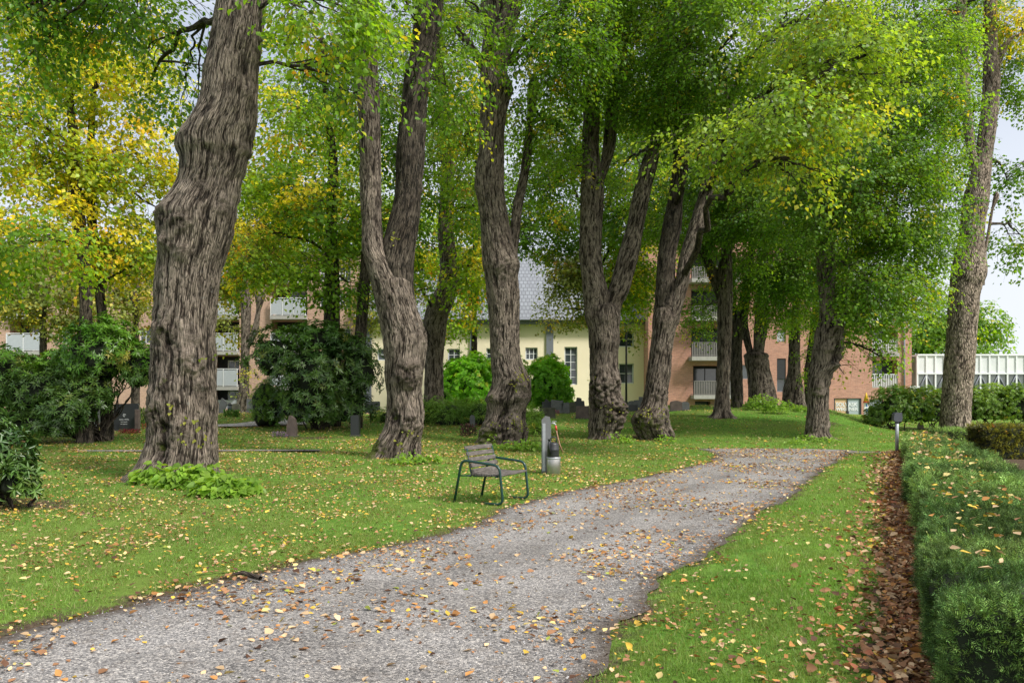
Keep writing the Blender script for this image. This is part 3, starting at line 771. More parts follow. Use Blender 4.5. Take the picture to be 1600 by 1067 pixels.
for (a, b, dn, sc) in [(3.9, 8, 150, .060), (8, 14, 130, .062), (14, 22, 100, .070), (22, 34, 60, .085), (34, 46, 22, .11)]:
    x, y = scatter(a, b, dn * 2.0); p = np.stack([x, y, 0 * x], 1)
    ip = on_path(x, y); de = np.full(len(x), 9.); k2 = y < 27; de[k2] = np.minimum(polydist(x[k2], y[k2], PL), polydist(x[k2], y[k2], PR))
    pr = np.where(ip, .50 + 1.3 * np.exp(-de / .35), ( .34 + .85 * (x < 1.5)) + .9 * np.exp(-de / .3)) * (.22 + 2.0 * sstep(.42, .64, fbm(p / .8, 61, 3)))
    pr = np.where((x > y * .25) & ~ip, pr * .5, pr)
    k = (rng.random(len(x)) < pr) & ((x < hedge_x(y) - .1) | (y > 22))
    xs.append(x[k]); ys.append(y[k]); sz.append(np.full(k.sum(), sc)); gr.append(ip[k])
x = np.concatenate(xs); y = np.concatenate(ys); s = np.concatenate(sz); ip = np.concatenate(gr)
zz = gz_at(x, y) + np.where(ip, .035, .012)
litter('fallen_leaves', x[ip], y[ip], zz[ip] - .002, s[ip] * .92 * rng.uniform(.35, 1.15, ip.sum()), dict(y=1.6, ly=.8, o=3.0, b=3.6, t=3.4, d=1.0, g=.3), 'yellow and brown autumn leaves scattered over the grey gravel path')
q = ~ip; litter('fallen_leaves', x[q], y[q], zz[q] - .002, s[q] * rng.uniform(.35, .95, q.sum()), dict(y=2.2, ly=1.7, o=1.6, b=3.0, t=3.0, g=.6, d=1.2), 'yellow autumn leaves scattered over the green lawns')
n = 19000; y = 3.6 + rng.random(n) ** 1.25 * 18.2; x = hedge_x(y) - .05 - np.abs(rng.normal(0, np.where(rng.random(n) < .3, .42, .19), n)) + rng.random(n) * .1
litter('leaf_litter', x, y, gz_at(x, y) + rng.random(n) * .035, (.050 + .0022 * y) * rng.uniform(.5, 1.1, n), dict(b=5, r=.7, o=1.6, d=2.0, t=3.0, y=.4), 'drift of brown dead leaves along the foot of the long yew hedge', flat=.8)
# crumbs of dirt and stone on the path
n = 26000; x, y = scatter(3.9, 13, 220); k = on_path(x, y); x, y = x[k], y[k]; n = len(x)
r_ = rng.uniform(.003, .0085, n)[:, None]; dirs = norm(rng.normal(size=(n, 1, 3)) * .0 + np.array([[[1, 0, -.3], [-.5, .87, -.3], [-.5, -.87, -.3], [0, 0, .8]]]) + rng.normal(0, .3, (n, 4, 3)))
v = np.stack([x, y, gz_at(x, y) + .036], 1)[:, None] + dirs * r_[:, None]
f = (np.arange(n) * 4)[:, None, None] + np.array([[[0, 1, 3], [1, 2, 3], [2, 0, 3]]])
me = mesh_np('pebbles', v.reshape(-1, 3), f.reshape(-1, 3), smooth=False)
fattr(me, 'leafcol', 'FLOAT_COLOR', 'FACE', np.repeat(np.array([[.25, .25, .26]]) * rng.uniform(.25, 2.0, (n, 1)), 3, 0))
pm = simple('pebble', (.2, .2, .2), .85, bmp=0); nt = pm.node_tree; nt.links.new(attr(nt, 'leafcol', 'Color'), nt.nodes['Principled BSDF'].inputs['Base Color'])
tagk(link('pebbles', me, pm), 'loose grey crushed stones lying on the gravel path', 'pebbles', kind='stuff')

# fallen stick
bx, by = gp(392, 908)
parts = [bark_tube(np.array([[bx - .20, by + .13, .03], [bx - .1, by + .11, .05], [bx, by + .02, .045], [bx + .1, by - .06, .04]]), [.012, .02, .024, .02], 10, .02, 3, amp=.003, moss=.1)]
o = bark_mesh('fallen_stick', parts, 'darkbark', None); tagk(o, 'short crooked dead stick lying on the left edge of the gravel path', 'stick')
# ================================================================== TREES
LG = 'old lime trees standing beside the gravel path'
T1 = [(752, 192, 344), (741, 203, 342), (730, 215, 340), (719, 222, 339), (700, 229, 338), (660, 235, 337), (632, 236, 338), (600, 238, 336), (575, 238, 336), (557, 239, 336), (518, 241, 334), (480, 243, 337), (450, 244, 341), (419, 246, 345), (397, 250, 352), (350, 250, 365), (337, 249, 367), (319, 259, 370), (300, 271, 374), (285, 279, 376), (262, 284, 384), (247, 283, 388), (240, 281, 391), (225, 280, 392), (205, 288, 396), (187, 300, 399), (150, 315, 401), (112, 320, 402), (60, 330, 408), (0, 341, 414)]
root, Y = make_tree('lime_tree', 'massive leaning burled lime with heart-leaved shoots at its foot, nearest on the left lawn', 'tree', LG, T1,
    blobs=[(190, 10, 150, 60, 17.5, .9, 'lime'), (270, 120, 75, 90, 19, .28, 'dark', dict(carve=.5)), (500, 0, 75, 70, 14.2, 1.0, 'lime', dict(leaf=.085)), (560, 20, 55, 55, 15, .6, 'lime', dict(leaf=.085)), (520, 120, 80, 45, 15.5, .28, 'dark', dict(leaf=.09)), (330, -200, 220, 90, 16.5, .8, 'lime'), (30, 30, 70, 130, 17, .45, 'dark')],
    seg=210, step=.026, top=4, amp=.018, lump=.03, seed=3, flare=.10, bumps=.07,
    burls=[(645, -.75, 26, 9), (668, .35, 18, 9), (600, .9, 16, 7), (570, .7, 18, 10), (555, .3, 14, 8), (518, -.3, 26, 9), (530, .6, 16, 7), (600, -.2, 16, 6), (385, -.5, 16, 8), (345, -.7, 22, 7), (355, 0, 16, 7), (400, .1, 12, 7), (330, 1.0, 16, 7), (240, 1.2, 14, 6), (225, -1.2, 16, 3), (150, 1.0, 15, 6), (700, -.2, 16, -9), (665, -.15, 11, -10), (540, 0, 14, -6), (300, .2, 12, -7)], six=True)
sucker_leaves(root, [(240, 758, 36, .26, 120), (290, 764, 46, .28, 190), (345, 774, 46, .24, 190), (380, 772, 26, .18, 90), (325, 762, 30, .3, 90)], leaf=.15)
trunk_leaves(root, [(318, 690, 12, 8), (265, 636, 8, 5), (300, 660, 20, 8), (325, 560, 15, 5), (290, 690, 14, 6)], Y - .75, .085)

T2 = [(716, 570, 661), (710, 577, 660), (700, 583, 659), (687, 590, 659), (669, 600, 662), (655, 603, 663), (642, 604, 663), (612, 604, 659), (590, 601, 661), (560, 601, 665), (530, 598, 668), (507, 594, 662), (481, 591, 652), (462, 588, 647), (450, 587, 642)]
root, Y = make_tree('lime_tree', 'tall forked lime with one pale and one blackened stem, left of the bench', 'tree', LG, T2,
    limbs=[([(540, 600, 648), (507, 593, 645), (481, 588, 640), (444, 580, 632), (417, 573, 620), (394, 566, 606), (376, 565, 600), (354, 565, 597), (315, 563, 596), (236, 562, 595), (157, 559, 593), (79, 557, 589), (0, 556, 585)], dict(top=4, seg=64)),
           ([(540, 618, 663), (507, 612, 657), (481, 602, 651), (444, 594, 646), (420, 589, 646), (394, 594, 648), (354, 605, 654), (315, 615, 658), (236, 619, 664), (157, 628, 668), (118, 632, 672), (79, 642, 681), (39, 646, 689), (0, 650, 693)], dict(top=4, seg=64, mat='darkbark', oy=.12, burls=[(295, 1.2, 10, 4), (200, .8, 10, 3)]))],
    blobs=[(610, -20, 70, 40, 18.5, .5, 'lime'), (652, 85, 22, 26, 18.3, .4, 'lime'), (640, -170, 200, 80, 20, 1.0, 'lime'), (540, 150, 40, 80, 21.5, .3, 'lime'), (700, 120, 50, 110, 21, .4, 'lime')],
    seg=170, step=.03, amp=.017, lump=.03, seed=8, flare=.2, bumps=.05,
    burls=[(590, .35, 20, 10), (575, .5, 15, 9), (520, 1.2, 16, 8), (655, .35, 15, 9), (670, .9, 14, 8), (650, -.4, 12, -8), (700, -1.0, 18, 8), (390, -.1, 18, 6)], six=True)
sucker_leaves(root, [(642, 725, 24, .2, 70), (674, 724, 20, .16, 45), (626, 727, 14, .14, 25)], leaf=.10)
trunk_leaves(root, [(624, 690, 8, 8), (640, 675, 10, 8), (618, 376, 10, 8), (628, 705, 8, 6)], Y - .6, .08)

T3 = [(693, 740, 827), (685, 746, 826), (670, 750, 825), (655, 757, 822), (634, 760, 824), (622, 759, 829), (610, 765, 830), (592, 769, 829), (580, 768, 823), (568, 767, 817), (550, 766, 813), (520, 765, 812), (490, 763, 812), (460, 760, 812), (430, 757, 810), (413, 754, 812), (400, 753, 808), (385, 752, 803), (354, 751, 797), (320, 747, 791), (295, 742, 788), (268, 743, 788), (236, 748, 788), (200, 749, 789), (157, 750, 797), (143, 750, 802), (130, 750, 799), (118, 750, 794), (79, 752, 799), (39, 757, 807), (0, 752, 815)]
root, Y = make_tree('lime_tree', 'old lime tree with a swollen mossy burled foot, directly behind the bench and water post', 'tree', LG, T3,
    limbs=[([(402, 788, 812), (380, 793, 812), (354, 797, 813), (315, 802, 818), (295, 807, 822), (236, 817, 831), (180, 823, 834), (110, 830, 840)], dict(seg=32, oy=.5, dy=.6)),
           ([(130, 752, 772), (100, 742, 760), (75, 727, 741), (50, 706, 718), (30, 690, 700), (10, 675, 684)], dict(seg=24, mat='darkbark', dy=-.5)),
           ([(95, 790, 806), (75, 803, 818), (50, 825, 838), (30, 850, 860), (20, 880, 888)], dict(seg=24, mat='darkbark', dy=-.4))],
    blobs=[(735, 10, 40, 40, 22, .5, 'lime'), (870, 70, 90, 80, 24, 1.0, 'lime'), (720, 60, 60, 60, 23.5, .5, 'lime'), (860, 190, 55, 70, 27, .8, 'lime'), (720, 220, 45, 90, 27.5, .6, 'bright'), (800, -180, 200, 80, 25, 1.0, 'lime')],
    seg=160, step=.032, amp=.017, lump=.035, seed=14, flare=.12, bumps=.07,
    burls=[(620, .7, 18, 9), (600, .4, 12, 8), (622, -.8, 12, 7), (675, -.6, 22, 10), (665, .5, 16, 7), (645, 0, 12, -8), (420, .3, 18, 6), (290, -1.0, 12, 4), (400, .9, 14, 4), (145, 1.0, 8, 4)], six=True)
sucker_leaves(root, [(798, 704, 24, .2, 70), (825, 705, 26, .28, 100), (768, 700, 10, .35, 14), (845, 705, 14, .2, 36)], leaf=.10)
trunk_leaves(root, [(815, 590, 14, 46), (803, 605, 7, 14), (806, 660, 14, 34), (775, 662, 10, 14), (820, 668, 12, 20)], Y - .75, .075)

T4 = [(686, 917, 972), (676, 919, 970), (665, 919, 973), (655, 920, 975), (640, 920, 977), (622, 919, 972), (605, 920, 969), (592, 921, 969), (568, 921, 966), (550, 921, 966), (535, 920, 968), (514, 919, 968), (490, 914, 968)]
root, Y = make_tree('lime_tree', 'lime forking into a pale V, burl covered with shoots, right of the water post', 'tree', LG, T4,
    limbs=[([(540, 921, 958), (500, 915, 953), (460, 911, 951), (430, 908, 944), (400, 905, 940), (354, 906, 941), (300, 907, 944), (276, 908, 942), (236, 909, 936), (190, 911, 937), (157, 911, 936), (100, 914, 934), (30, 916, 932)], dict(top=4, seg=52)),
           ([(540, 928, 967), (500, 934, 968), (475, 942, 973), (460, 948, 981), (430, 957, 990), (400, 965, 998), (354, 979, 1006), (315, 986, 1014), (295, 991, 1018), (236, 1008, 1033), (205, 1019, 1038), (157, 1025, 1043), (90, 1034, 1048), (10, 1042, 1054)], dict(top=4, seg=52, oy=.1)),
           ([(285, 932, 946), (236, 941, 960), (177, 946, 967), (138, 953, 974), (80, 960, 978), (0, 968, 982)], dict(seg=32, oy=.2))],
    blobs=[(930, 60, 90, 80, 26, 1.2, 'lime'), (1000, 20, 120, 80, 27, 1.3, 'dark'), (960, 150, 60, 50, 27.3, .5, 'lime'), (925, 260, 45, 40, 28, .3, 'lime'), (860, 280, 40, 60, 30, .7, 'lime'), (900, -80, 160, 80, 28, 1, 'lime'), (980, 260, 50, 40, 31, .7, 'lime')],
    seg=120, step=.036, amp=.02, lump=.06, seed=21, flare=.1, bumps=.09,
    burls=[(640, .55, 22, 16), (655, .9, 16, 9), (610, -.5, 22, 12), (630, -.9, 12, -8), (470, 0, 16, -5), (598, .3, 18, 9)])
sucker_leaves(root, [(964, 691, 20, .24, 60), (980, 693, 14, .18, 30)], leaf=.10)
trunk_leaves(root, [(955, 640, 16, 40), (950, 654, 8, 14), (948, 675, 7, 10), (925, 590, 6, 6)], Y - .7, .075)

T5 = [(687, 1000, 1054), (680, 994, 1053), (672, 990, 1050), (664, 987, 1047), (655, 986, 1045), (646, 990, 1044), (637, 998, 1043), (622, 1004, 1043), (610, 1007, 1044), (580, 1011, 1049), (550, 1015, 1050), (520, 1019, 1055), (490, 1022, 1062)]
root, Y = make_tree('lime_tree', 'V-forked lime on a bulging mossy foot before the corner of the brick flats', 'tree', LG, T5,
    limbs=[([(540, 1017, 1052), (500, 1021, 1056), (470, 1023, 1056), (439, 1025, 1055), (400, 1028, 1056), (354, 1035, 1065), (315, 1043, 1067), (256, 1051, 1076), (189, 1054, 1077), (120, 1060, 1078), (40, 1066, 1080)], dict(top=4, seg=44, mat='darkbark')),
           ([(540, 1024, 1051), (500, 1036, 1061), (470, 1046, 1069), (439, 1055, 1077), (400, 1062, 1083), (380, 1068, 1093), (354, 1076, 1102), (315, 1088, 1108), (283, 1098, 1121), (252, 1110, 1125), (200, 1122, 1136), (130, 1136, 1147)], dict(seg=40, oy=-.1))],
    blobs=[(1060, 130, 90, 80, 26, 1.3, 'lime'), (1130, 60, 120, 80, 24, 1.4, 'lime'), (1140, 220, 110, 40, 19.5, .9, 'bright', dict(leaf=.09)), (1250, 180, 110, 50, 18.5, 1.15, 'bright', dict(leaf=.09)), (1230, 265, 70, 30, 18.5, .6, 'bright', dict(leaf=.09)), (1330, 110, 80, 70, 19, 1.15, 'bright', dict(leaf=.09)), (1280, 30, 100, 70, 20, 1.2, 'bright'), (1060, 230, 40, 40, 27.5, .4, 'lime'), (1090, -80, 200, 80, 25, 1, 'lime')],
    seg=120, step=.036, amp=.02, lump=.06, seed=27, flare=.2, bumps=.11,
    burls=[(655, -.6, 20, 8), (650, .5, 16, 8), (660, 0, 12, 7), (615, .2, 16, 6), (678, 1.0, 10, 5), (475, .3, 14, -5)])
sucker_leaves(root, [(1035, 690, 12, .18, 26), (1048, 692, 9, .15, 16)], leaf=.10)
trunk_leaves(root, [(1010, 645, 12, 24), (1030, 645, 14, 26), (1014, 654, 6, 10), (1030, 670, 8, 10)], Y - .75, .075)

T6 = [(653, 1106, 1149), (645, 1112, 1144), (630, 1116, 1141), (610, 1119, 1140), (580, 1120, 1141), (550, 1121, 1142), (520, 1121, 1143), (490, 1121, 1144), (460, 1121, 1145), (430, 1119, 1144), (400, 1126, 1144), (350, 1130, 1143)]
root, Y = make_tree('lime_tree', 'dark lime tree with one limb leaning left over the brick balconies, on the grassy mound', 'tree', LG, T6,
    limbs=[([(475, 1120, 1136), (450, 1113, 1130), (430, 1106, 1124), (400, 1094, 1109), (350, 1085, 1098)], dict(seg=28, mat='darkbark'))],
    blobs=[(1100, 340, 60, 50, 34, .8, 'lime'), (1150, 370, 70, 50, 33, 1.2, 'lime'), (1120, 250, 100, 70, 33, 1.3, 'dark'), (1090, 480, 26, 50, 37, .8, 'lime'), (1180, 320, 90, 60, 31, 1.2, 'dark')],
    seg=64, step=.05, seed=31, flare=.2, lump=.05, mat='bark', bumps=.03, r0=.05, sub=4)
T7 = [(642, 1140, 1165), (630, 1142, 1162), (610, 1142, 1161), (580, 1141, 1160), (535, 1143, 1160), (505, 1147, 1166), (480, 1152, 1170), (460, 1157, 1172), (430, 1163, 1175), (400, 1168, 1179), (340, 1174, 1184)]
make_tree('lime_tree', 'slender dark lime tree bending right, half hidden behind its larger neighbour on the mound', 'tree', LG, T7, blobs=[(1185, 430, 50, 50, 38, 1.2, 'lime'), (1190, 250, 90, 90, 37, 1.2, 'dark'), (1080, 300, 100, 90, 41, 1.3, 'lime'), (1060, 160, 110, 80, 42, 1.2, 'lime')],
    limbs=[([(520, 1143, 1154), (480, 1142, 1151), (440, 1140, 1149), (400, 1137, 1145)], dict(seg=20, mat='darkbark'))],
    Y=39.5, seg=48, step=.07, seed=35, mat='darkbark', moss=.25, r0=.05, sub=4)
T8 = [(636, 1165, 1216), (632, 1167, 1215), (620, 1170, 1213), (610, 1170, 1211), (595, 1169, 1207), (580, 1167, 1203), (560, 1165, 1199)]
root, Y = make_tree('lime_tree', 'stout twin-stemmed lime tree with a bushy green skirt of shoots on the mound', 'tree', LG, T8,
    limbs=[([(550, 1172, 1197), (535, 1176, 1197), (505, 1179, 1200), (475, 1180, 1201), (430, 1183, 1199), (380, 1187, 1198)], dict(seg=32)), ([(550, 1164, 1180), (530, 1161, 1173), (514, 1160, 1170), (480, 1157, 1165)], dict(seg=20, mat='darkbark'))],
    blobs=[(1215, 462, 50, 38, 37, 1.0, 'lime'), (1240, 400, 80, 70, 36, 1.4, 'lime'), (1210, 200, 100, 90, 34, 1.2, 'dark'), (1250, 300, 110, 80, 43, 1.4, 'lime'), (1320, 120, 110, 90, 40, 1.2, 'lime')], Y=41, seg=64, step=.06, seed=39, flare=.15, bumps=.06, r0=.05, sub=4)
sucker_leaves(root, [(1190, 641, 24, .55, 330), (1212, 646, 20, .5, 260), (1174, 640, 14, .4, 110)], leaf=.12, six=False)
T9 = [(638, 1219, 1258), (630, 1221, 1257), (610, 1224, 1255), (586, 1230, 1251), (560, 1232, 1250), (530, 1233, 1250), (505, 1234, 1250), (475, 1238, 1251), (430, 1240, 1252), (380, 1243, 1252)]
root, Y = make_tree('lime_tree', 'pale grey lime tree beyond the mound, second from right among the distant trunks', 'tree', LG, T9,
    blobs=[(1266, 560, 16, 40, 42, .35, 'lime'), (1245, 480, 60, 30, 41, .8, 'lime'), (1310, 240, 100, 90, 36, 1.2, 'dark'), (1290, 400, 70, 60, 40, 1.2, 'lime')], Y=43, seg=48, step=.07, seed=43, flare=.2, bumps=.05, r0=.05, sub=4)
sucker_leaves(root, [(1232, 640, 14, .3, 90), (1256, 643, 18, .2, 110)], leaf=.12, six=False)
T9b = [(640, 1256, 1271), (610, 1257, 1270), (580, 1257, 1271), (550, 1261, 1272), (500, 1268, 1278), (440, 1272, 1281), (380, 1274, 1282)]
make_tree('lime_tree', 'thin blackish lime tree between the pale grey trunk and the knobbly trunk', 'tree', LG, T9b, blobs=[(1300, 480, 60, 50, 44, 1.0, 'lime')], Y=45, seg=32, step=.1, seed=46, mat='darkbark', moss=.2, r0=.05, sub=4)

T10 = [(687, 1254, 1307), (679, 1257, 1299), (661, 1260, 1296), (640, 1262, 1294), (615, 1262, 1295), (595, 1263, 1297), (580, 1265, 1303), (568, 1268, 1309), (553, 1269, 1312), (535, 1272, 1314), (520, 1274, 1315), (505, 1279, 1313), (490, 1281, 1306), (460, 1280, 1304), (430, 1277, 1304), (400, 1276, 1304), (360, 1278, 1303), (320, 1281, 1303), (250, 1286, 1302)]
root, Y = make_tree('lime_tree', 'knobbly lime with hollow burls on its right side at the end of the gravel path', 'tree', LG, T10,
    blobs=[(1370, 420, 75, 90, 27, 1.5, 'lime'), (1420, 330, 70, 100, 28, 1.5, 'lime'), (1340, 280, 120, 70, 26, 1.5, 'dark'), (1350, 500, 55, 50, 27, .9, 'lime'), (1290, 340, 90, 40, 26, .8, 'dark'), (1430, 190, 80, 80, 27, 1.4, 'lime'), (1425, 80, 90, 80, 28, 1.3, 'lime'), (1320, 565, 25, 18, 27.3, .6, 'lime'), (1385, 555, 26, 12, 27, .45, 'lime'), (1410, 470, 50, 45, 29, .9, 'bright')],
    seg=110, step=.036, amp=.018, lump=.07, seed=51, flare=.22, bumps=.05, moss=.1,
    burls=[(552, 1.2, 11, 15), (568, .9, 9, 12), (535, .9, 12, 10), (510, .8, 12, 8), (560, .5, 8, -8), (595, 1.2, 9, 6), (545, -.2, 12, 6), (520, .2, 14, 6), (610, -.4, 12, 5)])
sucker_leaves(root, [(1258, 688, 20, .14, 90), (1290, 691, 20, .12, 90), (1244, 694, 16, .1, 50)], leaf=.09)

T11 = [(676, 1468, 1517), (660, 1470, 1515), (640, 1472, 1515), (610, 1474, 1517), (580, 1476, 1520), (550, 1479, 1522), (520, 1481, 1524), (490, 1483, 1527), (460, 1485, 1529), (445, 1487, 1533), (432, 1488, 1538), (417, 1490, 1539), (400, 1493, 1537), (375, 1499, 1536), (354, 1502, 1537), (315, 1506, 1543), (256, 1522, 1548), (197, 1531, 1556), (118, 1537, 1561), (79, 1537, 1558), (0, 1539, 1557)]
make_tree('broadleaf_tree', 'tall smooth grey-brown trunk with finely pebbled bark behind the far end of the hedge', 'tree', None, T11,
    limbs=[([(440, 1524, 1540), (420, 1532, 1543), (400, 1534, 1541), (370, 1541, 1546), (330, 1548, 1552), (300, 1556, 1559)], dict(seg=24)), ([(290, 1520, 1534), (200, 1506, 1520), (106, 1496, 1513), (40, 1494, 1511), (0, 1494, 1509)], dict(seg=28, top=4)),
           ([(120, 1550, 1562), (80, 1560, 1572), (60, 1576, 1586), (50, 1595, 1602)], dict(seg=20))],
    blobs=[(1490, 60, 60, 90, 38, 1.0, 'lime'), (1430, 20, 80, 70, 33, 1.0, 'lime'), (1590, 30, 45, 40, 33, 1.0, 'maple'), (1590, 110, 50, 50, 35, .9, 'dark'), (1560, -80, 140, 60, 37, 1, 'lime'), (1585, 280, 48, 50, 35, .55, 'dark', dict(leaf=.12)), (1590, 380, 46, 40, 35, .6, 'dark', dict(leaf=.12)), (1480, 230, 45, 60, 38, .8, 'lime'), (1462, 330, 35, 60, 38, .6, 'bright')],
    seg=110, step=.045, amp=.008, lump=.03, seed=57, mat='greybark', flare=.1, top=4, leaf=.10, sub=4)

# left-hand maples and others behind
MG = 'maples turning yellow behind the left rhododendrons'
TA = [(690, 120, 146), (600, 122, 145), (478, 125, 143), (419, 123, 142), (330, 112, 131), (281, 111, 126), (225, 109, 124), (169, 105, 116), (100, 104, 112), (20, 103, 109)]
make_tree('maple_tree', 'yellowing maple, left one of the two slim dark trunks rising from the tall rhododendron', 'tree', MG, TA,
    blobs=[(60, 90, 120, 100, 26, 1.0, 'maple', dict(leaf=.12)), (60, 260, 110, 90, 25, 1.1, 'maple', dict(leaf=.12)), (40, 390, 100, 60, 23, 1.1, 'maplegreen', dict(leaf=.11)), (150, 330, 80, 60, 27, .9, 'maple', dict(leaf=.12)), (10, 180, 60, 100, 24, .8, 'maplegreen'), (60, -50, 160, 60, 26, .8, 'maple')], Y=26, seg=56, step=.06, seed=61, mat='darkbark', flare=.1, per=12)
TB = [(690, 158, 178), (560, 156, 172), (490, 152, 167), (439, 146, 161), (396, 142, 157), (340, 136, 150), (280, 134, 146), (200, 138, 148), (120, 144, 152), (60, 150, 156)]
make_tree('maple_tree', 'yellowing maple, right one of the two slim dark trunks rising from the tall rhododendron', 'tree', MG, TB,
    blobs=[(170, 130, 100, 90, 27, .8, 'maple', dict(leaf=.12)), (200, 240, 90, 70, 27, .9, 'maple', dict(leaf=.12)), (190, 390, 70, 50, 27, 1.0, 'maple', dict(leaf=.12)), (215, 60, 60, 60, 28, .5, 'maple', dict(leaf=.12)), (250, 320, 50, 60, 29, .8, 'maple', dict(leaf=.12)), (240, 420, 40, 30, 27, .6, 'maple')], Y=27, seg=48, step=.06, seed=64, mat='darkbark', flare=.1, per=12)
TC = [(690, 504, 534), (600, 505, 533), (500, 506, 531), (425, 507, 530), (350, 509, 526), (295, 512, 529), (236, 513, 526), (190, 508, 518), (130, 504, 512), (60, 500, 507)]
make_tree('maple_tree', 'dark straight maple trunk with green crown, left one rising from the second rhododendron', 'tree', MG, TC,
    blobs=[(450, 180, 100, 80, 32, .9, 'maplegreen', dict(leaf=.13)), (420, 300, 80, 70, 32, 1.0, 'maplegreen', dict(leaf=.13)), (500, 320, 80, 60, 31, 1.1, 'maplegreen', dict(leaf=.13)), (500, 90, 90, 70, 33, .7, 'lime', dict(leaf=.13)), (420, 420, 80, 50, 31, .9, 'maplegreen', dict(leaf=.13)), (385, 380, 30, 70, 30, .8, 'maple'), (520, 430, 60, 40, 31, .8, 'lime', dict(leaf=.12)), (430, 60, 60, 50, 33, .5, 'maplegreen', dict(leaf=.13))], Y=32.5, seg=48, step=.08, seed=67, mat='darkbark', flare=.1, per=12)
TD = [(690, 548, 567), (642, 551, 567), (560, 553, 571), (504, 556, 574), (462, 559, 577), (417, 563, 579), (370, 566, 580), (320, 566, 578), (250, 566, 576)]
make_tree('maple_tree', 'dark maple trunk with a short side limb, right one rising from the second rhododendron', 'tree', MG, TD,
    limbs=[([(450, 556, 566), (442, 548, 556), (441, 541, 549), (436, 534, 541), (430, 527, 533)], dict(seg=16))],
    blobs=[(600, 200, 50, 90, 32, .9, 'lime', dict(leaf=.13)), (610, 350, 50, 70, 32, .8, 'lime', dict(leaf=.13)), (560, 400, 50, 50, 32, .7, 'lime', dict(leaf=.12)), (590, 100, 70, 60, 33, .8, 'lime')], Y=31.5, seg=40, step=.08, seed=71, mat='darkbark', flare=.1, per=12)
TE = [(645, 660, 696), (620, 662, 694), (560, 663, 693), (519, 661, 697), (500, 662, 699), (474, 669, 708), (447, 683, 715), (425, 687, 717), (406, 687, 715), (372, 684, 710), (335, 685, 710), (236, 690, 709), (177, 683, 703), (118, 681, 695), (40, 678, 690)]
make_tree('broadleaf_tree', 'thick bent grey trunk just right of the forked lime, rising behind the low juniper', 'tree', None, TE,
    blobs=[(700, 140, 60, 90, 34, .9, 'bright', dict(leaf=.13)), (660, 260, 40, 90, 33, .8, 'lime', dict(leaf=.13)), (735, 330, 40, 80, 34, .9, 'maplegreen', dict(leaf=.13)), (640, 430, 36, 50, 33, .8, 'maplegreen', dict(leaf=.13)), (740, 430, 40, 45, 34, 1, 'maplegreen', dict(leaf=.13)), (690, 20, 90, 60, 34, .8, 'lime')], Y=36, seg=64, step=.06, seed=74, flare=.1, moss=.05, amp=.015, per=12)
FG = 'trees far back in front of the buildings'
TF = [(645, 368, 390), (592, 375, 389), (536, 377, 390), (480, 377, 392), (440, 378, 390), (400, 378, 388)]
root, Y = make_tree('background_tree', 'ivy-clad twin trunk in front of the pink brick balconies, left of the second rhododendron', 'tree', FG, TF,
    limbs=[([(545, 382, 391), (520, 392, 402), (490, 399, 407), (450, 404, 410)], dict(seg=16))],
    blobs=[(345, 440, 55, 40, 50, .9, 'olive', dict(leaf=.16)), (400, 400, 60, 60, 50, .9, 'olive', dict(leaf=.16)), (350, 510, 40, 24, 49, .6, 'olive', dict(leaf=.15)), (340, 370, 60, 50, 52, .8, 'olive', dict(leaf=.16)), (450, 340, 90, 80, 51, 1.3, 'maplegreen', dict(leaf=.16)), (560, 330, 70, 80, 51, 1.2, 'maplegreen', dict(leaf=.16)), (520, 220, 90, 60, 51, .7, 'maplegreen', dict(leaf=.16)), (380, 595, 14, 24, 47.2, .3, 'olive', dict(leaf=.12, nobranch=True))], Y=48, seg=32, step=.12, seed=78, mat='bark', per=10, sub=4)
TG = [(640, 60, 74), (560, 62, 73), (500, 63, 72), (440, 64, 70)]
make_tree('background_tree', 'olive green spreading tree in front of the leftmost balconies of the pink brick flats', 'tree', FG, TG, blobs=[(70, 470, 80, 50, 50, 1.3, 'olive', dict(leaf=.17)), (10, 460, 50, 40, 50, .9, 'olive', dict(leaf=.17)), (50, 400, 120, 50, 52, 1.1, 'olive', dict(leaf=.17)), (110, 510, 40, 22, 50, .7, 'olive', dict(leaf=.16))], Y=50, seg=24, step=.15, seed=80, mat='darkbark', per=10, sub=4)
TH = [(640, 205, 218), (560, 206, 217), (500, 207, 216), (440, 208, 214)]
make_tree('background_tree', 'grey-green tree between the tall rhododendron and the nearest lime trunk, before the flats', 'tree', FG, TH, blobs=[(180, 470, 80, 36, 51, 1.2, 'olive', dict(leaf=.17)), (220, 500, 30, 24, 51, .5, 'olive', dict(leaf=.16)), (190, 410, 90, 45, 53, 1.1, 'olive', dict(leaf=.17))], Y=51, seg=24, step=.15, seed=82, mat='darkbark', per=10, sub=4)
TI = [(642, 925, 940), (560, 927, 938), (500, 928, 937), (430, 928, 936)]
make_tree('background_tree', 'yellow-tinged tree whose low boughs hang before the cream building, behind the V-forked lime', 'tree', FG, TI,
    blobs=[(905, 440, 46, 46, 48, 1.1, 'olive', dict(leaf=.15)), (880, 430, 26, 44, 48, .9, 'olive', dict(leaf=.15)), (885, 490, 46, 22, 47, .6, 'olive', dict(leaf=.14)), (960, 450, 60, 60, 48, 1.2, 'maplegreen', dict(leaf=.15)), (985, 520, 26, 20, 47, .35, 'olive', dict(leaf=.14)), (1000, 420, 50, 60, 48, 1.1, 'maplegreen', dict(leaf=.15)), (900, 360, 80, 60, 49, 1.2, 'lime', dict(leaf=.16)), (880, 220, 70, 80, 49, .9, 'lime', dict(leaf=.16)), (970, 200, 90, 90, 48, 1.0, 'lime', dict(leaf=.16)), (1000, 330, 80, 80, 46, 1.2, 'lime', dict(leaf=.15))], Y=48, seg=24, step=.15, seed=84, mat='darkbark', per=10, sub=4)
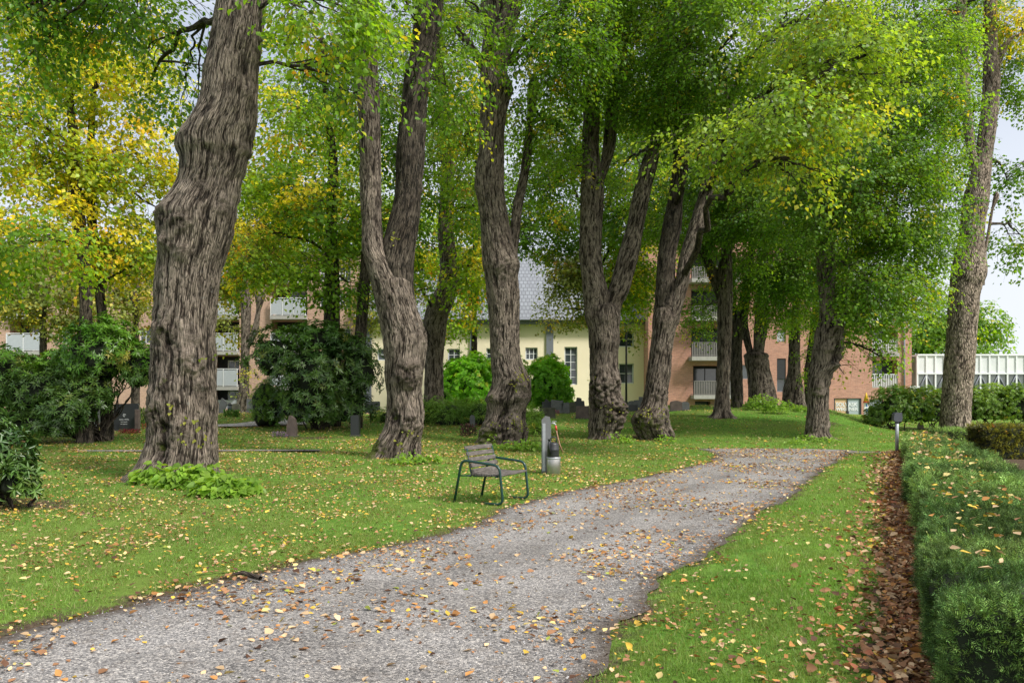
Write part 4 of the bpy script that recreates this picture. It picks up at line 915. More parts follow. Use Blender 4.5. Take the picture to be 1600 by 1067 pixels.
TJ = [(640, 735, 748), (560, 736, 746), (500, 737, 745), (440, 738, 743)]
make_tree('background_tree', 'green tree with drooping yellowish boughs beside the left end of the cream building', 'tree', FG, TJ, blobs=[(715, 490, 44, 36, 47, .9, 'maplegreen', dict(leaf=.15)), (650, 370, 70, 70, 49, 1.2, 'maplegreen', dict(leaf=.16)), (760, 330, 60, 60, 49, 1.1, 'lime', dict(leaf=.16)), (740, 210, 70, 60, 49, .8, 'lime', dict(leaf=.16)), (730, 420, 60, 50, 48, 1.2, 'maplegreen', dict(leaf=.15)), (820, 300, 40, 60, 48, .7, 'lime', dict(leaf=.15)), (845, 365, 40, 36, 48, .9, 'lime', dict(leaf=.15)), (600, 470, 60, 50, 49, .8, 'olive', dict(leaf=.15))], Y=49, seg=24, step=.15, seed=86, mat='darkbark', per=10, sub=4)
TK = [(641, 1439, 1456), (560, 1442, 1454), (500, 1444, 1452)]
make_tree('background_tree', 'round dark olive tree beyond the glazed walkway at the far right', 'tree', None, TK, blobs=[(1470, 500, 55, 44, 84, 1.6, 'dark', dict(leaf=.26)), (1530, 510, 42, 40, 84, 1.3, 'lime', dict(leaf=.26)), (1440, 530, 30, 30, 82, 1.4, 'dark', dict(leaf=.26)), (1500, 535, 70, 24, 82, 1.3, 'lime', dict(leaf=.26))], Y=84, seg=20, step=.3, seed=88, mat='darkbark', per=8, sub=3)
# ================================================================== SHRUBS AND HEDGES
def rosettes(name, blobs, root, leaf, pal, per=9, W=.30, mat='rhodo', upright=.35, shell=.55, rs=1, six=False, pal2=None):
    """evergreen shrub: whorls of narrow leaves near the surface of several ellipsoids"""
    D = []
    for (c, R, cnt) in blobs:
        c = np.array(c, float); R = np.array(R, float)
        d = norm(rng.normal(size=(cnt, 3))); d[:, 2] = np.where(d[:, 2] < -.55, -d[:, 2], d[:, 2])
        rad = shell + (1 - shell) * rng.random(cnt) ** .7
        bumpy = .80 + .42 * fbm(d * 2.6 + c * .7, 3, 3)
        pos = c + d * R * (rad * bumpy)[:, None]; pos[:, 2] = np.maximum(pos[:, 2], .05)
        keep = fbm(pos / .38, 77, 2) > .36; pos, d = pos[keep], d[keep]; n = len(pos)
        axis_ = norm(d / R * R.mean() + np.array([0, 0, upright]) + rng.normal(0, .3, (n, 3)))
        u = norm(np.cross(axis_, rng.normal(size=(n, 3)))); w = np.cross(axis_, u)
        ph = (np.arange(per) / per * 2 * math.pi)[None] + rng.random((n, 1)) * 6
        out = u[:, None] * np.cos(ph)[..., None] + w[:, None] * np.sin(ph)[..., None]
        tilt = rng.uniform(.05, .9, (n, per, 1))
        A = out + axis_[:, None] * tilt + np.array([0, 0, -.18]); Nn = axis_[:, None] - out * .3 + 0 * A
        pts = pos[:, None] + out * leaf * .08 + axis_[:, None] * rng.uniform(-.3, .3, (n, per, 1)) * leaf
        L = leaf * rng.uniform(.7, 1.2, n * per)
        cc = pal_cols(pal, pos, n, per)
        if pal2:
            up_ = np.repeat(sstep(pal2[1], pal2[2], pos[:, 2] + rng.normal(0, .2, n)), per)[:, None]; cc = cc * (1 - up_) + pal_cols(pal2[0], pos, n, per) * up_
        D.append((pts.reshape(-1, 3), A.reshape(-1, 3), Nn.reshape(-1, 3), L, L * W, cc))
    cat = [np.concatenate(x) for x in zip(*D)]
    return link(name, leaves_mesh(name, *cat, six=six, fold=.2, curl=.2), M[mat], root, True)

def core_blob(root, blobs, f=.62, name='shade_core', seed=1):
    """lumpy core added inside a shrub; its near-black colour paints the inner shade"""
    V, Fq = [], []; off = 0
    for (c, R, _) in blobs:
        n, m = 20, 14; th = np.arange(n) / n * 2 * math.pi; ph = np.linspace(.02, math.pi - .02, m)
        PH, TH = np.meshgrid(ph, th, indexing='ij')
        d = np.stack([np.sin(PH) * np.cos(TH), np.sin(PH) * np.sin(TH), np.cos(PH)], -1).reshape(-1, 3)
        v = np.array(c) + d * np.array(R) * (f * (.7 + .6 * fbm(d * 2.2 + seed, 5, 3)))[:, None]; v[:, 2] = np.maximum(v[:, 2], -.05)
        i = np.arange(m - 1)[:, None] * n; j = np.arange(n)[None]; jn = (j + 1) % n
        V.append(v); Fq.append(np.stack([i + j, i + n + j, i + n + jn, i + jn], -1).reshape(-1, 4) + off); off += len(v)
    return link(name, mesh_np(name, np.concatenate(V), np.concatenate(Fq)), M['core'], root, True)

def stems(root, base, tips, seed, r=.03):
    r_ = np.random.default_rng(seed); parts = []
    for t in tips:
        a = np.array(base) + r_.normal(0, .22, 3) * [1, .5, 0]; b = np.array(t); n = 9; tt = np.linspace(0, 1, n)[:, None]
        p = a + (b - a) * tt + r_.normal(0, .06, (n, 3)); parts.append(bark_tube(p, np.linspace(r, r * .4, n), 7, .12, seed, amp=.002, lump=.1))
    bark_mesh('stems', parts, 'darkbark', root)

def shrub(name, label, group, pxblobs, Y, leaf, pal, base=None, cat='shrub', core=.6, pal2=None, **kw):
    bl = []
    for (px, py, rx, ry, dy, cnt) in pxblobs:
        c = P(px, py, Y + dy); bl.append((c, (rx / F * Y, (rx + ry) / 2 / F * Y, ry / F * Y), cnt))
    bx = bl[0][0].x if base is None else P(base, 650, Y).x
    root = empty(name, (bx, Y, float(terrain(bx, Y))), label, cat, group)
    rosettes('foliage', bl, root, leaf, pal, pal2=pal2, **kw)
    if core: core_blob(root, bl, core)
    stems(root, (bx, Y, float(terrain(bx, Y)) - .05), [b[0] for b in bl] + [Vector(b[0]) + Vector((b[1][0] * .5 * s, 0, .1)) for b in bl for s in (-1, 1)], 5)
    return root
RG = 'rhododendrons on the left lawn'
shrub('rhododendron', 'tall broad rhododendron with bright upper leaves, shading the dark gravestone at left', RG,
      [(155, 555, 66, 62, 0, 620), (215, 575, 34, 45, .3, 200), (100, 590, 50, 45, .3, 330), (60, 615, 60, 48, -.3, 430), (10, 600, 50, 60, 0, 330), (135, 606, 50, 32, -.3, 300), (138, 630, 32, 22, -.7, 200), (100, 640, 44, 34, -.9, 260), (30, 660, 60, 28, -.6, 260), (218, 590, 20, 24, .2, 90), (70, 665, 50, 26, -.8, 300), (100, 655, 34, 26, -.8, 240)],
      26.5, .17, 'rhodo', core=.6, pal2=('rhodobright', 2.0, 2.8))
D_ = shrub('rhododendron', 'rhododendron branch mass with pale long leaves at the left edge of the photo, nearest', RG,
      [(-10, 725, 55, 62, 0, 330), (20, 755, 34, 36, -.3, 130), (-30, 690, 60, 50, .3, 200), (25, 700, 24, 24, 0, 60)], 11.3, .13, 'rhodo', core=.5, per=8, six=True)
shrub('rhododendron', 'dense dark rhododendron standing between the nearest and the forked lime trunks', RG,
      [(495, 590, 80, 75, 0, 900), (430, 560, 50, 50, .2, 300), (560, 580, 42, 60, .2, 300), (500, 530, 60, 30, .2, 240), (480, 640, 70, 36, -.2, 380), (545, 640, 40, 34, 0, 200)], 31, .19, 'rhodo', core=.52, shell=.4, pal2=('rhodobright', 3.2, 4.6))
def conifer_ball(label, name, px, py, rx, ry, Y, cnt, pal, group=None, leaf=.09, W=.16, per=12):
    return shrub(name, label, group, [(px, py, rx, ry, 0, cnt)], Y, leaf, pal, mat='needle', per=per, W=W, core=.8, shell=.75)
conifer_ball('dark round yew bush tucked behind the left side of the second rhododendron', 'yew_bush', 418, 635, 27, 42, 32.5, 900, 'dark')
shrub('leafy_shrub', 'vivid light green rounded shrub showing on both sides of the burled trunk behind the bench', None,
      [(735, 602, 50, 50, 0, 1700), (790, 595, 46, 44, .5, 500), (854, 603, 40, 44, 0, 1500), (705, 612, 30, 40, 0, 500), (872, 617, 26, 30, 0, 500), (740, 625, 50, 26, 0, 500), (860, 628, 40, 22, 0, 500)], 47, .16, 'vivid', mat='leaf', core=.55, per=10, W=.5, shell=.5)
def juniper(label, group, blobs, Y, pal='olive'):
    bl = [(P(px, py, Y + dy), (rx / F * Y, rx / F * Y * .8, ry / F * Y), cnt) for (px, py, rx, ry, dy, cnt) in blobs]
    c0 = bl[0][0]; root = empty('juniper', (c0.x, Y, float(terrain(c0.x, Y))), label, 'shrub', group)
    D = []
    for (c, R, cnt) in bl:
        d = norm(rng.normal(size=(cnt, 3))); d[:, 2] = np.abs(d[:, 2]); pos = np.array(c) + d * np.array(R) * (.55 + .5 * rng.random((cnt, 1)))
        pos[:, 2] = np.maximum(pos[:, 2], .08); fr = norm(d * [1, 1, .2] + rng.normal(0, .35, (cnt, 3)) + [0, 0, -.15]); per = 16
        t = np.arange(per) / per; side = norm(np.cross(fr, [0, 0, 1.])); sg = np.where(np.arange(per) % 2 == 0, 1., -1.)[None, :, None]
        pts = pos[:, None] + fr[:, None] * t[None, :, None] * .42 - np.array([0, 0, .12]) * t[None, :, None] ** 2
        A = fr[:, None] * .8 + side[:, None] * sg * .6 + rng.normal(0, .15, (cnt, per, 3)); Nn = np.array([0, 0, 1.]) + rng.normal(0, .3, (cnt, per, 3))
        L = .13 * rng.uniform(.7, 1.2, cnt * per) * np.tile(1.1 - .6 * t, cnt)
        D.append((pts.reshape(-1, 3), A.reshape(-1, 3), Nn.reshape(-1, 3), L, L * .16, pal_cols('dark', pos, cnt, per) * np.array([1.9, 1.7, 3.0])))
    cat = [np.concatenate(x) for x in zip(*D)]
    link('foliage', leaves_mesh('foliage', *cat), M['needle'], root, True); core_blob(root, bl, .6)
juniper('low spreading blue-green juniper between the forked lime and the burled lime', 'low junipers by the lime trees', [(705, 655, 46, 34, 0, 700), (750, 650, 34, 30, -.3, 420), (670, 645, 40, 24, .4, 300), (610, 655, 26, 22, 1, 200)], 33.5)
juniper('small drooping juniper just left of the water post, behind the burled trunk', 'low junipers by the lime trees', [(828, 662, 17, 26, 0, 380), (840, 678, 12, 16, -.3, 140)], 29)
HB = 'leafy bushes along the far right edge of the lawn'
for (lab, bl, Y_) in [('loose green bush left of the bollard lamp, beneath the brick balcony', [(1396, 638, 38, 36, 0, 1300), (1425, 640, 34, 36, 0, 1100), (1368, 655, 20, 20, 0, 360)], 34),
                      ('green bush between the bollard lamp and the pebbled grey trunk', [(1452, 640, 34, 37, .4, 1300), (1478, 638, 26, 37, .8, 700)], 35),
                      ('green bush immediately right of the pebbled grey trunk', [(1545, 636, 36, 38, 0, 1400), (1520, 640, 24, 34, 0, 700)], 34.5),
                      ('brownish green bush at the right edge of the photo under the glazed walkway', [(1588, 636, 36, 38, 0, 1400), (1630, 640, 40, 40, 0, 800)], 34)]:
    shrub('leafy_bush', lab, HB, bl, Y_, .085, 'shrub', mat='leaf', core=.5, per=8, W=.5, shell=.35)

def hedge(name, label, pts, width, height, mat_pal, dens, leafL, group=None, seed=1, cs=.06, cat='hedge', ends=True, W=.13, per=14, colmul=(1, 1, 1), needle='needle', scalefn=None, wfn=None):
    """clipped hedge: rounded box body with thousands of short leafy shoots; pts = its west edge"""
    pts = np.array(pts, float); d = np.concatenate([[0], np.cumsum(np.linalg.norm(np.diff(pts, axis=0), axis=1))])
    n = max(12, int(d[-1] / .12)); s = np.linspace(0, d[-1], n); c = np.stack([np.interp(s, d, pts[:, k]) for k in (0, 1)], 1)
    T = norm(np.gradient(c, axis=0)); Rt = np.stack([T[:, 1], -T[:, 0]], 1)
    prof = []; m = 7
    for k in range(m): prof.append((0, k / m, -1, 0))
    for k in range(5): a = math.pi / 2 * k / 4; prof.append((.10 * (1 - math.cos(a)), 1 - .10 * (1 - math.sin(a)) , -math.cos(a), math.sin(a)))
    for k in range(1, 8): prof.append((.1 + .8 * k / 8, 1, 0, 1))
    for k in range(5): a = math.pi / 2 * k / 4; prof.append((1 - .10 * (1 - math.sin(a)), 1 - .10 * (1 - math.cos(a)), math.sin(a), math.cos(a)))
    for k in range(1, m + 1): prof.append((1, 1 - k / m, 1, 0))
    prof = np.array(prof); q = len(prof)
    wdt = width * (1 + .0 * s) if wfn is None else wfn(c[:, 1]); inset = np.ones(n)
    if ends: inset = np.minimum(1, .93 + .07 * np.sqrt(np.clip(np.minimum(s, d[-1] - s) / .12, 0, 1)))
    X = c[:, None] + Rt[:, None] * (prof[None, :, 0:1] - .0) * wdt[:, None, None]
    mid = c + Rt * wdt[:, None] / 2; X = mid[:, None] + (X - mid[:, None]) * inset[:, None, None]
    Zt = prof[None, :, 1] * height * (.9 + .1 * inset[:, None]) * ((1 - .16 * sstep(8, 17, c[:, 1]))[:, None] if wfn else 1); base = terrain(X[..., 0], X[..., 1])
    V = np.concatenate([X, (Zt + base)[..., None]], -1).reshape(-1, 3)
    Nn = np.concatenate([Rt[:, None] * prof[None, :, 2:3], np.repeat(prof[None, :, 3:4], n, 0)], -1).reshape(-1, 3)
    lumps = (fbm(V / .55, seed, 3) - .5) * 2 * cs + (fbm(V / .16, seed + 4, 2) - .5) * .05
    if wfn:                                     # each clipped plant bulges a little on its own
        ph = np.repeat((s + .25 * np.sin(s * 1.7)) % 1.45 / 1.45, q); lumps = lumps - .06 * np.exp(-((ph - .5) / .11) ** 2) + .03 * np.sin(np.repeat(s, q) * 2.3)
    V = V + norm(Nn) * lumps[:, None]
    i = np.arange(n - 1)[:, None] * q; j = np.arange(q - 1)[None]
    Fq = np.stack([i + j, i + j + 1, i + q + j + 1, i + q + j], -1).reshape(-1, 4)
    lc = c[0] + Rt[0] * width / 2
    root = empty(name, (lc[0], lc[1], float(terrain(*lc))), label, cat, group)
    # close the two ends
    cap = []
    for base_i, flip in ((0, 1), ((n - 1) * q, 0)):
        for k in range(q // 2): 
            f = [base_i + k, base_i + k + 1, base_i + q - 2 - k, base_i + q - 1 - k]; cap.append(f[::-1] if flip else f)
    FA = np.concatenate([Fq, np.array(cap)])
    link('shade_core', mesh_np('shade_core', V, FA), M['core'], root, True)  # solid dark body, painted shade behind the gaps between shoots
    # shoots
    a, b, c_, d_ = (V[FA[:, k]] for k in range(4)); cr = np.cross(b - a, d_ - a); ar = np.linalg.norm(cr, axis=1) + 1e-9; fn = cr / ar[:, None]
    cen = (a + b + c_ + d_) / 4; mc = np.array([*np.mean(mid, 0), height * .4]); 
    iL = np.concatenate([np.repeat(np.arange(n - 1), q - 1), np.zeros(q // 2, int), np.full(q // 2, n - 1)])
    loc = np.concatenate([mid[iL], np.full((len(iL), 1), height * .4)], 1); fn = fn * np.where(np.sum(fn * (cen - loc), 1) < 0, -1, 1)[:, None]
    fn[-(q // 2) * 2:-(q // 2)] = -np.array([T[0][0], T[0][1], 0]); fn[-(q // 2):] = np.array([T[-1][0], T[-1][1], 0])
    sc = np.ones(len(cen)) if scalefn is None else scalefn(cen[:, 1])
    cnt = rng.poisson(ar * dens / sc ** 2); idx = np.repeat(np.arange(len(cen)), cnt); N_ = len(idx)
    u, v = rng.random((N_, 1)), rng.random((N_, 1))
    pos = (a[idx] * (1 - u) + b[idx] * u) * (1 - v) + (d_[idx] * (1 - u) + c_[idx] * u) * v
    gk = rng.random(N_) < sstep(.33, .45, fbm(pos / .16 + seed, seed + 8, 3)) * .8 + .2
    pos, idx = pos[gk], idx[gk]; N_ = len(idx)
    ax = norm(fn[idx] * .8 + rng.normal(0, .55, (N_, 3)) + [0, 0, .5]); ss = sc[idx]
    pos = pos - fn[idx] * .025 * ss[:, None]
    u2 = norm(np.cross(ax, rng.normal(size=(N_, 3)))); w2 = np.cross(ax, u2)
    t = (np.arange(per) + .5) / per; SL = leafL * (2.1 if wfn else 2.6) * ss * rng.uniform(.6, 1.35, N_)
    sgn = np.where(np.arange(per) % 2 == 0, 1., -1.)
    pts_ = pos[:, None] + ax[:, None] * (t[None, :, None] * SL[:, None, None])
    A = u2[:, None] * sgn[None, :, None] + ax[:, None] * (.5 + .6 * t)[None, :, None] + w2[:, None] * rng.normal(0, .35, (N_, per, 1)); NN = w2[:, None] + rng.normal(0, .3, (N_, per, 3))
    L = (leafL * ss)[:, None] * (1.15 - .55 * t)[None] * rng.uniform(.8, 1.15, (N_, per))
    col = pal_cols(mat_pal, pos, N_, per) * np.array(colmul)
    col = col * np.repeat(rng.normal(1, .38, N_).clip(.3, 2.2), per)[:, None]
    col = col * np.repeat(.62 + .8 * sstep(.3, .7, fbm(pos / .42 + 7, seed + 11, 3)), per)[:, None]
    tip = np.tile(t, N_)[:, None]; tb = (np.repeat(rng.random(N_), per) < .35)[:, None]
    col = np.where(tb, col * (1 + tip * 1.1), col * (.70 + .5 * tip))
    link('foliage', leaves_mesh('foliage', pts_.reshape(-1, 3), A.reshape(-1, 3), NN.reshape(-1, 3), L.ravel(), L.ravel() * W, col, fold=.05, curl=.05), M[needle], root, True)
    return root, V, mid
HP = [(hedge_x(y), y) for y in np.linspace(3.85, 21.5, 30)]
wig = [(x + .05 * math.sin(y * 1.9) + .05 * math.sin(y * .8 + 1), y) for x, y in HP]
sfn = lambda y: np.clip(y / 6.0, .8, 1.8); wf = lambda y: 1.22 - .42 * sstep(13, 20, y)
_, HV, HM = hedge('yew_hedge', 'long clipped dark green yew hedge running along the right side, strewn with leaves', wig, 1.22, .545, 'yew', 2300, .040, seed=5, cs=.10, colmul=(1., 1., 1.), scalefn=sfn, per=12, W=.17, wfn=wf)
# leaves lying on top of the hedge
n = 400; y = np.where(rng.random(n) < .16, 4.2 + 3.6 * rng.random(n), 4.5 + rng.random(n) ** .9 * 16.6); off = rng.uniform(.1, 1.12, n); ang = math.atan2(.484, 1)
litter('hedge_top_leaves', hedge_x(y - off * math.sin(ang)) + off * math.cos(ang) + .0, y - off * math.sin(ang) + .25, .645 - .085 * sstep(8, 17, y) + rng.normal(0, .012, n), .046 + .0026 * y, dict(y=3, ly=3, t=3, o=1.5, b=1), 'yellow and buff fallen leaves lying on top of the clipped yew hedge', flat=.5)
hedge('low_hedge', 'low dark green clipped hedge in front of the pebbled grey trunk', [(hx, 23.0) for hx in np.linspace(15.4, 12.3, 12)], .6, .52, 'yew', 700, .05, seed=9, per=8, W=.3)
hedge('low_hedge', 'reddish brown clipped hedge block at the right edge behind the yew hedge', [(hx, 19.4) for hx in np.linspace(13.6, 11.55, 12)], .9, .76, 'dark', 650, .05, seed=10, colmul=(.72, .40, .9), per=8, W=.5, needle='leaf')

# heather and other grave plants
def tuft(name, label, group, px, py, rx, h, col, cnt, leaf=.05, Yo=0):
    x, y = hit(px, py); y += Yo; r = rx / F * y
    a = rng.random(cnt) * 6.3; q = np.sqrt(rng.random(cnt)); pos = np.stack([x + np.cos(a) * q * r, y + np.sin(a) * q * r * .5, terrain(x, y) + rng.random(cnt) * h * .8], 1)
    A = np.stack([np.cos(a) * .5, np.sin(a) * .5, 1 + 0 * a], 1) + rng.normal(0, .3, (cnt, 3)); L = leaf * rng.uniform(.7, 1.4, cnt)
    c = np.where(rng.random((cnt, 1)) < .7, np.array(col), np.array([.06, .12, .03])) * rng.normal(1, .25, (cnt, 1)).clip(.3, 2)
    o = link(name, leaves_mesh(name, pos, A, rng.normal(size=(cnt, 3)), L, L * .35, c), M['litter'])
    return tagk(o, label, 'plant', group)
HG = 'flowering heather and plants set on the graves'
tuft('heather', 'crimson heather clump in front of the leaning grey stone at the tall rhododendron', HG, 157, 686, 11, .28, (.35, .02, .05), 420)
tuft('heather', 'row of dark red heather along the base of the inscribed dark gravestone', HG, 203, 678, 17, .2, (.28, .015, .04), 620)
tuft('heather', 'red heather just left of the nearest lime trunk, beyond the dark gravestone', HG, 229, 671, 7, .28, (.40, .06, .04), 260)
tuft('heather', 'red-brown plant under the tall rhododendron next to the pale inscribed stone', HG, 160, 671, 7, .3, (.28, .04, .04), 160)
tuft('heather', 'mauve heather beside the boulder at the second rhododendron', HG, 437, 683, 13, .22, (.35, .22, .38), 420)
tuft('heather', 'dark purple bush at the foot of the juniper, left of the burled trunk', HG, 732, 682, 12, .5, (.09, .035, .04), 420, .09)
tuft('heather', 'pink flowers by the dark headstones right of the water post', HG, 870, 647, 4, .25, (.6, .05, .15), 90)
tuft('fern', 'fresh green plant beside the nearest trunk, right of the inscribed gravestone', None, 222, 668, 9, .9, (.16, .28, .05), 420, .12)
tuft('grave_plant', 'grassy green plants in front of the pale memorial stones on the left lawn', None, 362, 652, 12, .35, (.12, .24, .04), 300, .12)

# ================================================================== GRAVESTONES
def stone(label, px0, px1, pt, pb, mat, kind='flat', depth=.14, lean=0, Y=None, group='headstones standing in the cemetery lawn', cat='gravestone', name='gravestone'):
    x, y = hit((px0 + px1) / 2, pb)
    if Y: y = Y
    w = (px1 - px0) / F * y; h = (pb - pt) / F * y; x = ((px0 + px1) / 2 - CX) / F * y; z = EYE - (pb - HY) / F * y
    root = empty(name, (x, y, z), label, cat, group)
    hw = w / 2
    if kind == 'flat': pts = [(-hw, 0), (hw, 0), (hw * .98, h * .97), (hw * .9, h), (-hw * .9, h), (-hw * .98, h * .97)]
    elif kind == 'arch': pts = [(-hw, 0), (hw, 0), (hw, h * .72)] + [(hw * math.cos(a), h * .72 + h * .28 * math.sin(a)) for a in np.linspace(.25, math.pi - .25, 8)] + [(-hw, h * .72)]
    elif kind == 'peak': pts = [(-hw, 0), (hw, 0), (hw, h * .78), (hw * .55, h * .86), (hw * .4, h * .98), (0, h), (-hw * .4, h * .96), (-hw * .6, h * .84), (-hw, h * .8)]
    elif kind == 'skew': pts = [(-hw, 0), (hw, 0), (hw * .95, h * .8), (hw * .5, h * .93), (-hw * .4, h), (-hw * .8, h * .94), (-hw, h * .6)]
    else: pts = [(-hw, 0), (hw, 0), (hw * .9, h * .45), (hw * .5, h * .85), (hw * .1, h), (-hw * .35, h * .9), (-hw * .8, h * .55)]
    r_ = np.random.default_rng(int(px0 * 7)); j = .015 if kind in ('flat', 'arch') else .05
    pts = [(p[0] + r_.normal(0, j) * w, p[1] + (r_.normal(0, j) * h if p[1] > 0 else -.12)) for p in pts]
    b = MB(); b.poly(pts, -depth / 2, depth / 2)
    bmesh.ops.bevel(b.bm, geom=list(b.bm.edges), offset=min(.012, depth * .1), segments=2, affect='EDGES')
    if lean: bmesh.ops.rotate(b.bm, verts=b.bm.verts, cent=(0, 0, 0), matrix=Matrix.Rotation(lean, 3, 'Y'))
    b.build('headstone', M[mat], root)
    p = MB(); p.box((0, 0, -.02), (w * 1.12, depth * 1.7, .12), bev=.01); p.build('plinth', M['stone_mossy'], root)
    return root, w, h
# the inscribed dark stone by the tall rhododendron
r, w, h = stone('polished dark gravestone with white inscription and emblem under the tall rhododendron', 178, 217, 630, 673, 'stone_dark', 'flat', .12)
yf_ = -.063
b = MB()
for k in range(13): a = k / 12 * math.pi * 1.6 + .3; b.box((-.05 + .055 * math.cos(a) * (1 - k * .03), yf_, h * .57 + .05 * math.sin(a)), (.02, .004, .014), Matrix.Rotation(-a, 3, 'Y'))
b.box((-.05, yf_, h * .57), (.04, .004, .015)); b.build('emblem', M['white'], r)
b = MB(); rr = random.Random(5)
def scribble(b, cx, cz, n, hh, pitch, gap=None):
    for k in range(n):
        if k == gap: continue
        x = cx + (k - n / 2) * pitch; t = rr.random()
        b.box((x, yf_, cz), (pitch * .22, .004, hh)); b.box((x + pitch * .35, yf_, cz + (hh * .3 if t < .5 else -hh * .3)), (pitch * .5, .004, hh * .25))
scribble(b, -.05, h * .42, 11, .05, .034, 5); scribble(b, -.05, h * .33, 8, .03, .032); scribble(b, -.05, h * .25, 8, .03, .032); b.build('inscription', M['white'], r)
x, y = hit(216, 674); o = MB().box((0, 0, .42), (.16, .16, .84), bev=.02).build('stone_pillar', M['stone_brown'], None, (x, y - .05, float(terrain(x, y)))); tagk(o, 'reddish rough stone pillar against the right edge of the inscribed dark gravestone', 'stone pillar')
LABS = [
 ('leaning pale grey slab at the trunk of the tall rhododendron', 137, 152, 655, 688, 'stone_grey', 'skew', .1, -.3),
 ('grey headstone with lettering half hidden under the tall rhododendron', 141, 156, 636, 668, 'stone_grey', 'flat', .12, 0),
 ('brown pointed boulder stone at the left foot of the second rhododendron', 447, 465, 650, 682, 'stone_brown', 'rock', .3, 0),
 ('black upright headstone at the right foot of the second rhododendron', 549, 562, 648, 681, 'stone_dark', 'flat', .3, 0),
 ('square dark headstone left of the forked lime trunk', 571, 594, 627, 647, 'stone_dark', 'flat', .15, 0),
 ('tall narrow grey stone pillar at the far left graves, beside the yew bush', 386, 396, 623, 645, 'stone_grey', 'flat', .2, 0),
 ('rusty brown slim headstone touching the left side of the yew bush', 396, 402, 628, 645, 'stone_brown', 'arch', .15, 0),
 ('grey tilted slab at the nearest trunk, leftmost of the distant pale memorials', 337, 349, 622, 646, 'stone_grey', 'skew', .15, .35),
 ('mossy dark slab in the middle of the distant pale memorials', 364, 377, 630, 645, 'stone_mossy', 'skew', .15, -.2),
 ('sloping dark slab first right of the drooping juniper', 834, 850, 628, 640, 'stone_dark', 'skew', .12, .2),
 ('broad mossy low headstone in front, just right of the water post top', 843, 868, 637, 653, 'stone_mossy', 'flat', .15, 0),
 ('dark pointed headstone behind the mossy low one, right of the vivid shrub', 845, 864, 624, 645, 'stone_dark', 'peak', .12, .12),
 ('wide plain grey headstone slightly tilted, with squared corners', 860, 879, 625, 646, 'stone_grey', 'flat', .12, .05),
 ('small plain grey headstone right next to the wide tilted one', 878, 890, 629, 646, 'stone_grey', 'flat', .12, -.03),
 ('mossy arched headstone left of the peaked dark one', 889, 900, 628, 645, 'stone_mossy', 'arch', .12, 0),
 ('dark peaked headstone rising behind a brown square one', 897, 913, 622, 644, 'stone_dark', 'peak', .12, 0),
 ('brown square headstone against the left side of the V-forked lime', 900, 921, 634, 654, 'stone_brown', 'flat', .16, 0),
 ('slim dark headstone at the left edge of the V-forked lime trunk', 912, 921, 624, 640, 'stone_dark', 'arch', .12, 0),
 ('rounded mossy headstone just right of the V-forked lime trunk', 969, 982, 626, 641, 'stone_mossy', 'arch', .12, 0),
 ('low black square headstone between the two V-forked limes', 982, 996, 632, 643, 'stone_dark', 'flat', .12, 0),
 ('arched grey headstone behind the low black square one', 981, 994, 626, 640, 'stone_grey', 'arch', .12, 0),
 ('plain grey headstone right behind the low black square one', 990, 1002, 625, 641, 'stone_grey', 'flat', .12, 0),
 ('tall squared grey slab beside the mossy-footed lime trunk', 998, 1008, 620, 642, 'stone_grey', 'flat', .12, 0),
 ('broad arched brown headstone on the mound right of the mossy-footed lime', 1047, 1066, 626, 642, 'stone_brown', 'arch', .15, 0),
 ('grey arched headstone adjoining the broad arched brown one', 1064, 1077, 627, 641, 'stone_grey', 'arch', .12, 0),
 ('small white marker stone at the foot of the low juniper', 734, 742, 648, 668, 'stone_grey', 'arch', .1, 0),
 ('rough pointed pink-grey stone right of the pebbled grey trunk', 1533, 1547, 661, 677, 'stone_pink', 'peak', .2, 0),
 ('small pink-grey stone beside the rough pointed one at right', 1549, 1556, 668, 677, 'stone_pink', 'rock', .2, 0),
 ('small pinkish stone figure on a white base left of the pebbled trunk', 1434, 1442, 659, 671, 'stone_pink', 'rock', .2, 0),
 ('flat dark grave block between the yew hedge and the low green hedge', 1518, 1534, 692, 701, 'stone_dark', 'flat', .35, 0),
 ('little grey block at the foot of the pebbled grey trunk', 1479, 1488, 673, 683, 'stone_dark', 'flat', .25, 0),
 ('low grey stone seen over the far end of the yew hedge', 1492, 1504, 690, 698, 'stone_grey', 'rock', .25, 0)]
for (lab, a, b_, c, d, mt, kd, dp, ln) in LABS:
    stone(lab, a, b_, c, d, mt, kd, dp, ln)
for (lab, a, b_, c, d) in [('white rounded memorial stone nearest the big trunk, left of the pointed white one', 331, 342, 619, 640), ('white pointed memorial stone, middle of the three pale ones', 343, 352, 614, 640), ('wide white memorial stone, right of the pointed white one', 355, 368, 621, 640)]:
    stone(lab, a, b_, c, d, 'stone_pale', 'rock' if 'pointed' in lab else 'skew', .2, 0)
def lantern(label, px, pb, hpx, white=False):
    x, y = hit(px, pb); s = hpx / F * y
    root = empty('grave_lantern', (x, y, float(terrain(x, y))), label, 'lantern', 'grave lanterns')
    MB().lathe([(.22 * s, 0), (.22 * s, .08 * s), (.05 * s, .12 * s), (.05 * s, .3 * s)]).build('foot', M['black_plastic'], root)
    MB().lathe([(.16 * s, .3 * s), (.2 * s, .34 * s), (.2 * s, .74 * s), (.16 * s, .78 * s)], n=8).build('glass_body', M['white'] if white else M['glass'], root)
    MB().lathe([(.26 * s, .78 * s), (.1 * s, .92 * s), (.04 * s, s)], n=8).build('cap', M['black_plastic'], root)
lantern('small dark lantern at the lower left corner of the inscribed gravestone', 176, 674, 13)
lantern('white-bodied lantern among the distant pale memorials', 350, 645, 15, True)
lantern('dark lantern standing just right of the white-bodied one', 359, 647, 18)

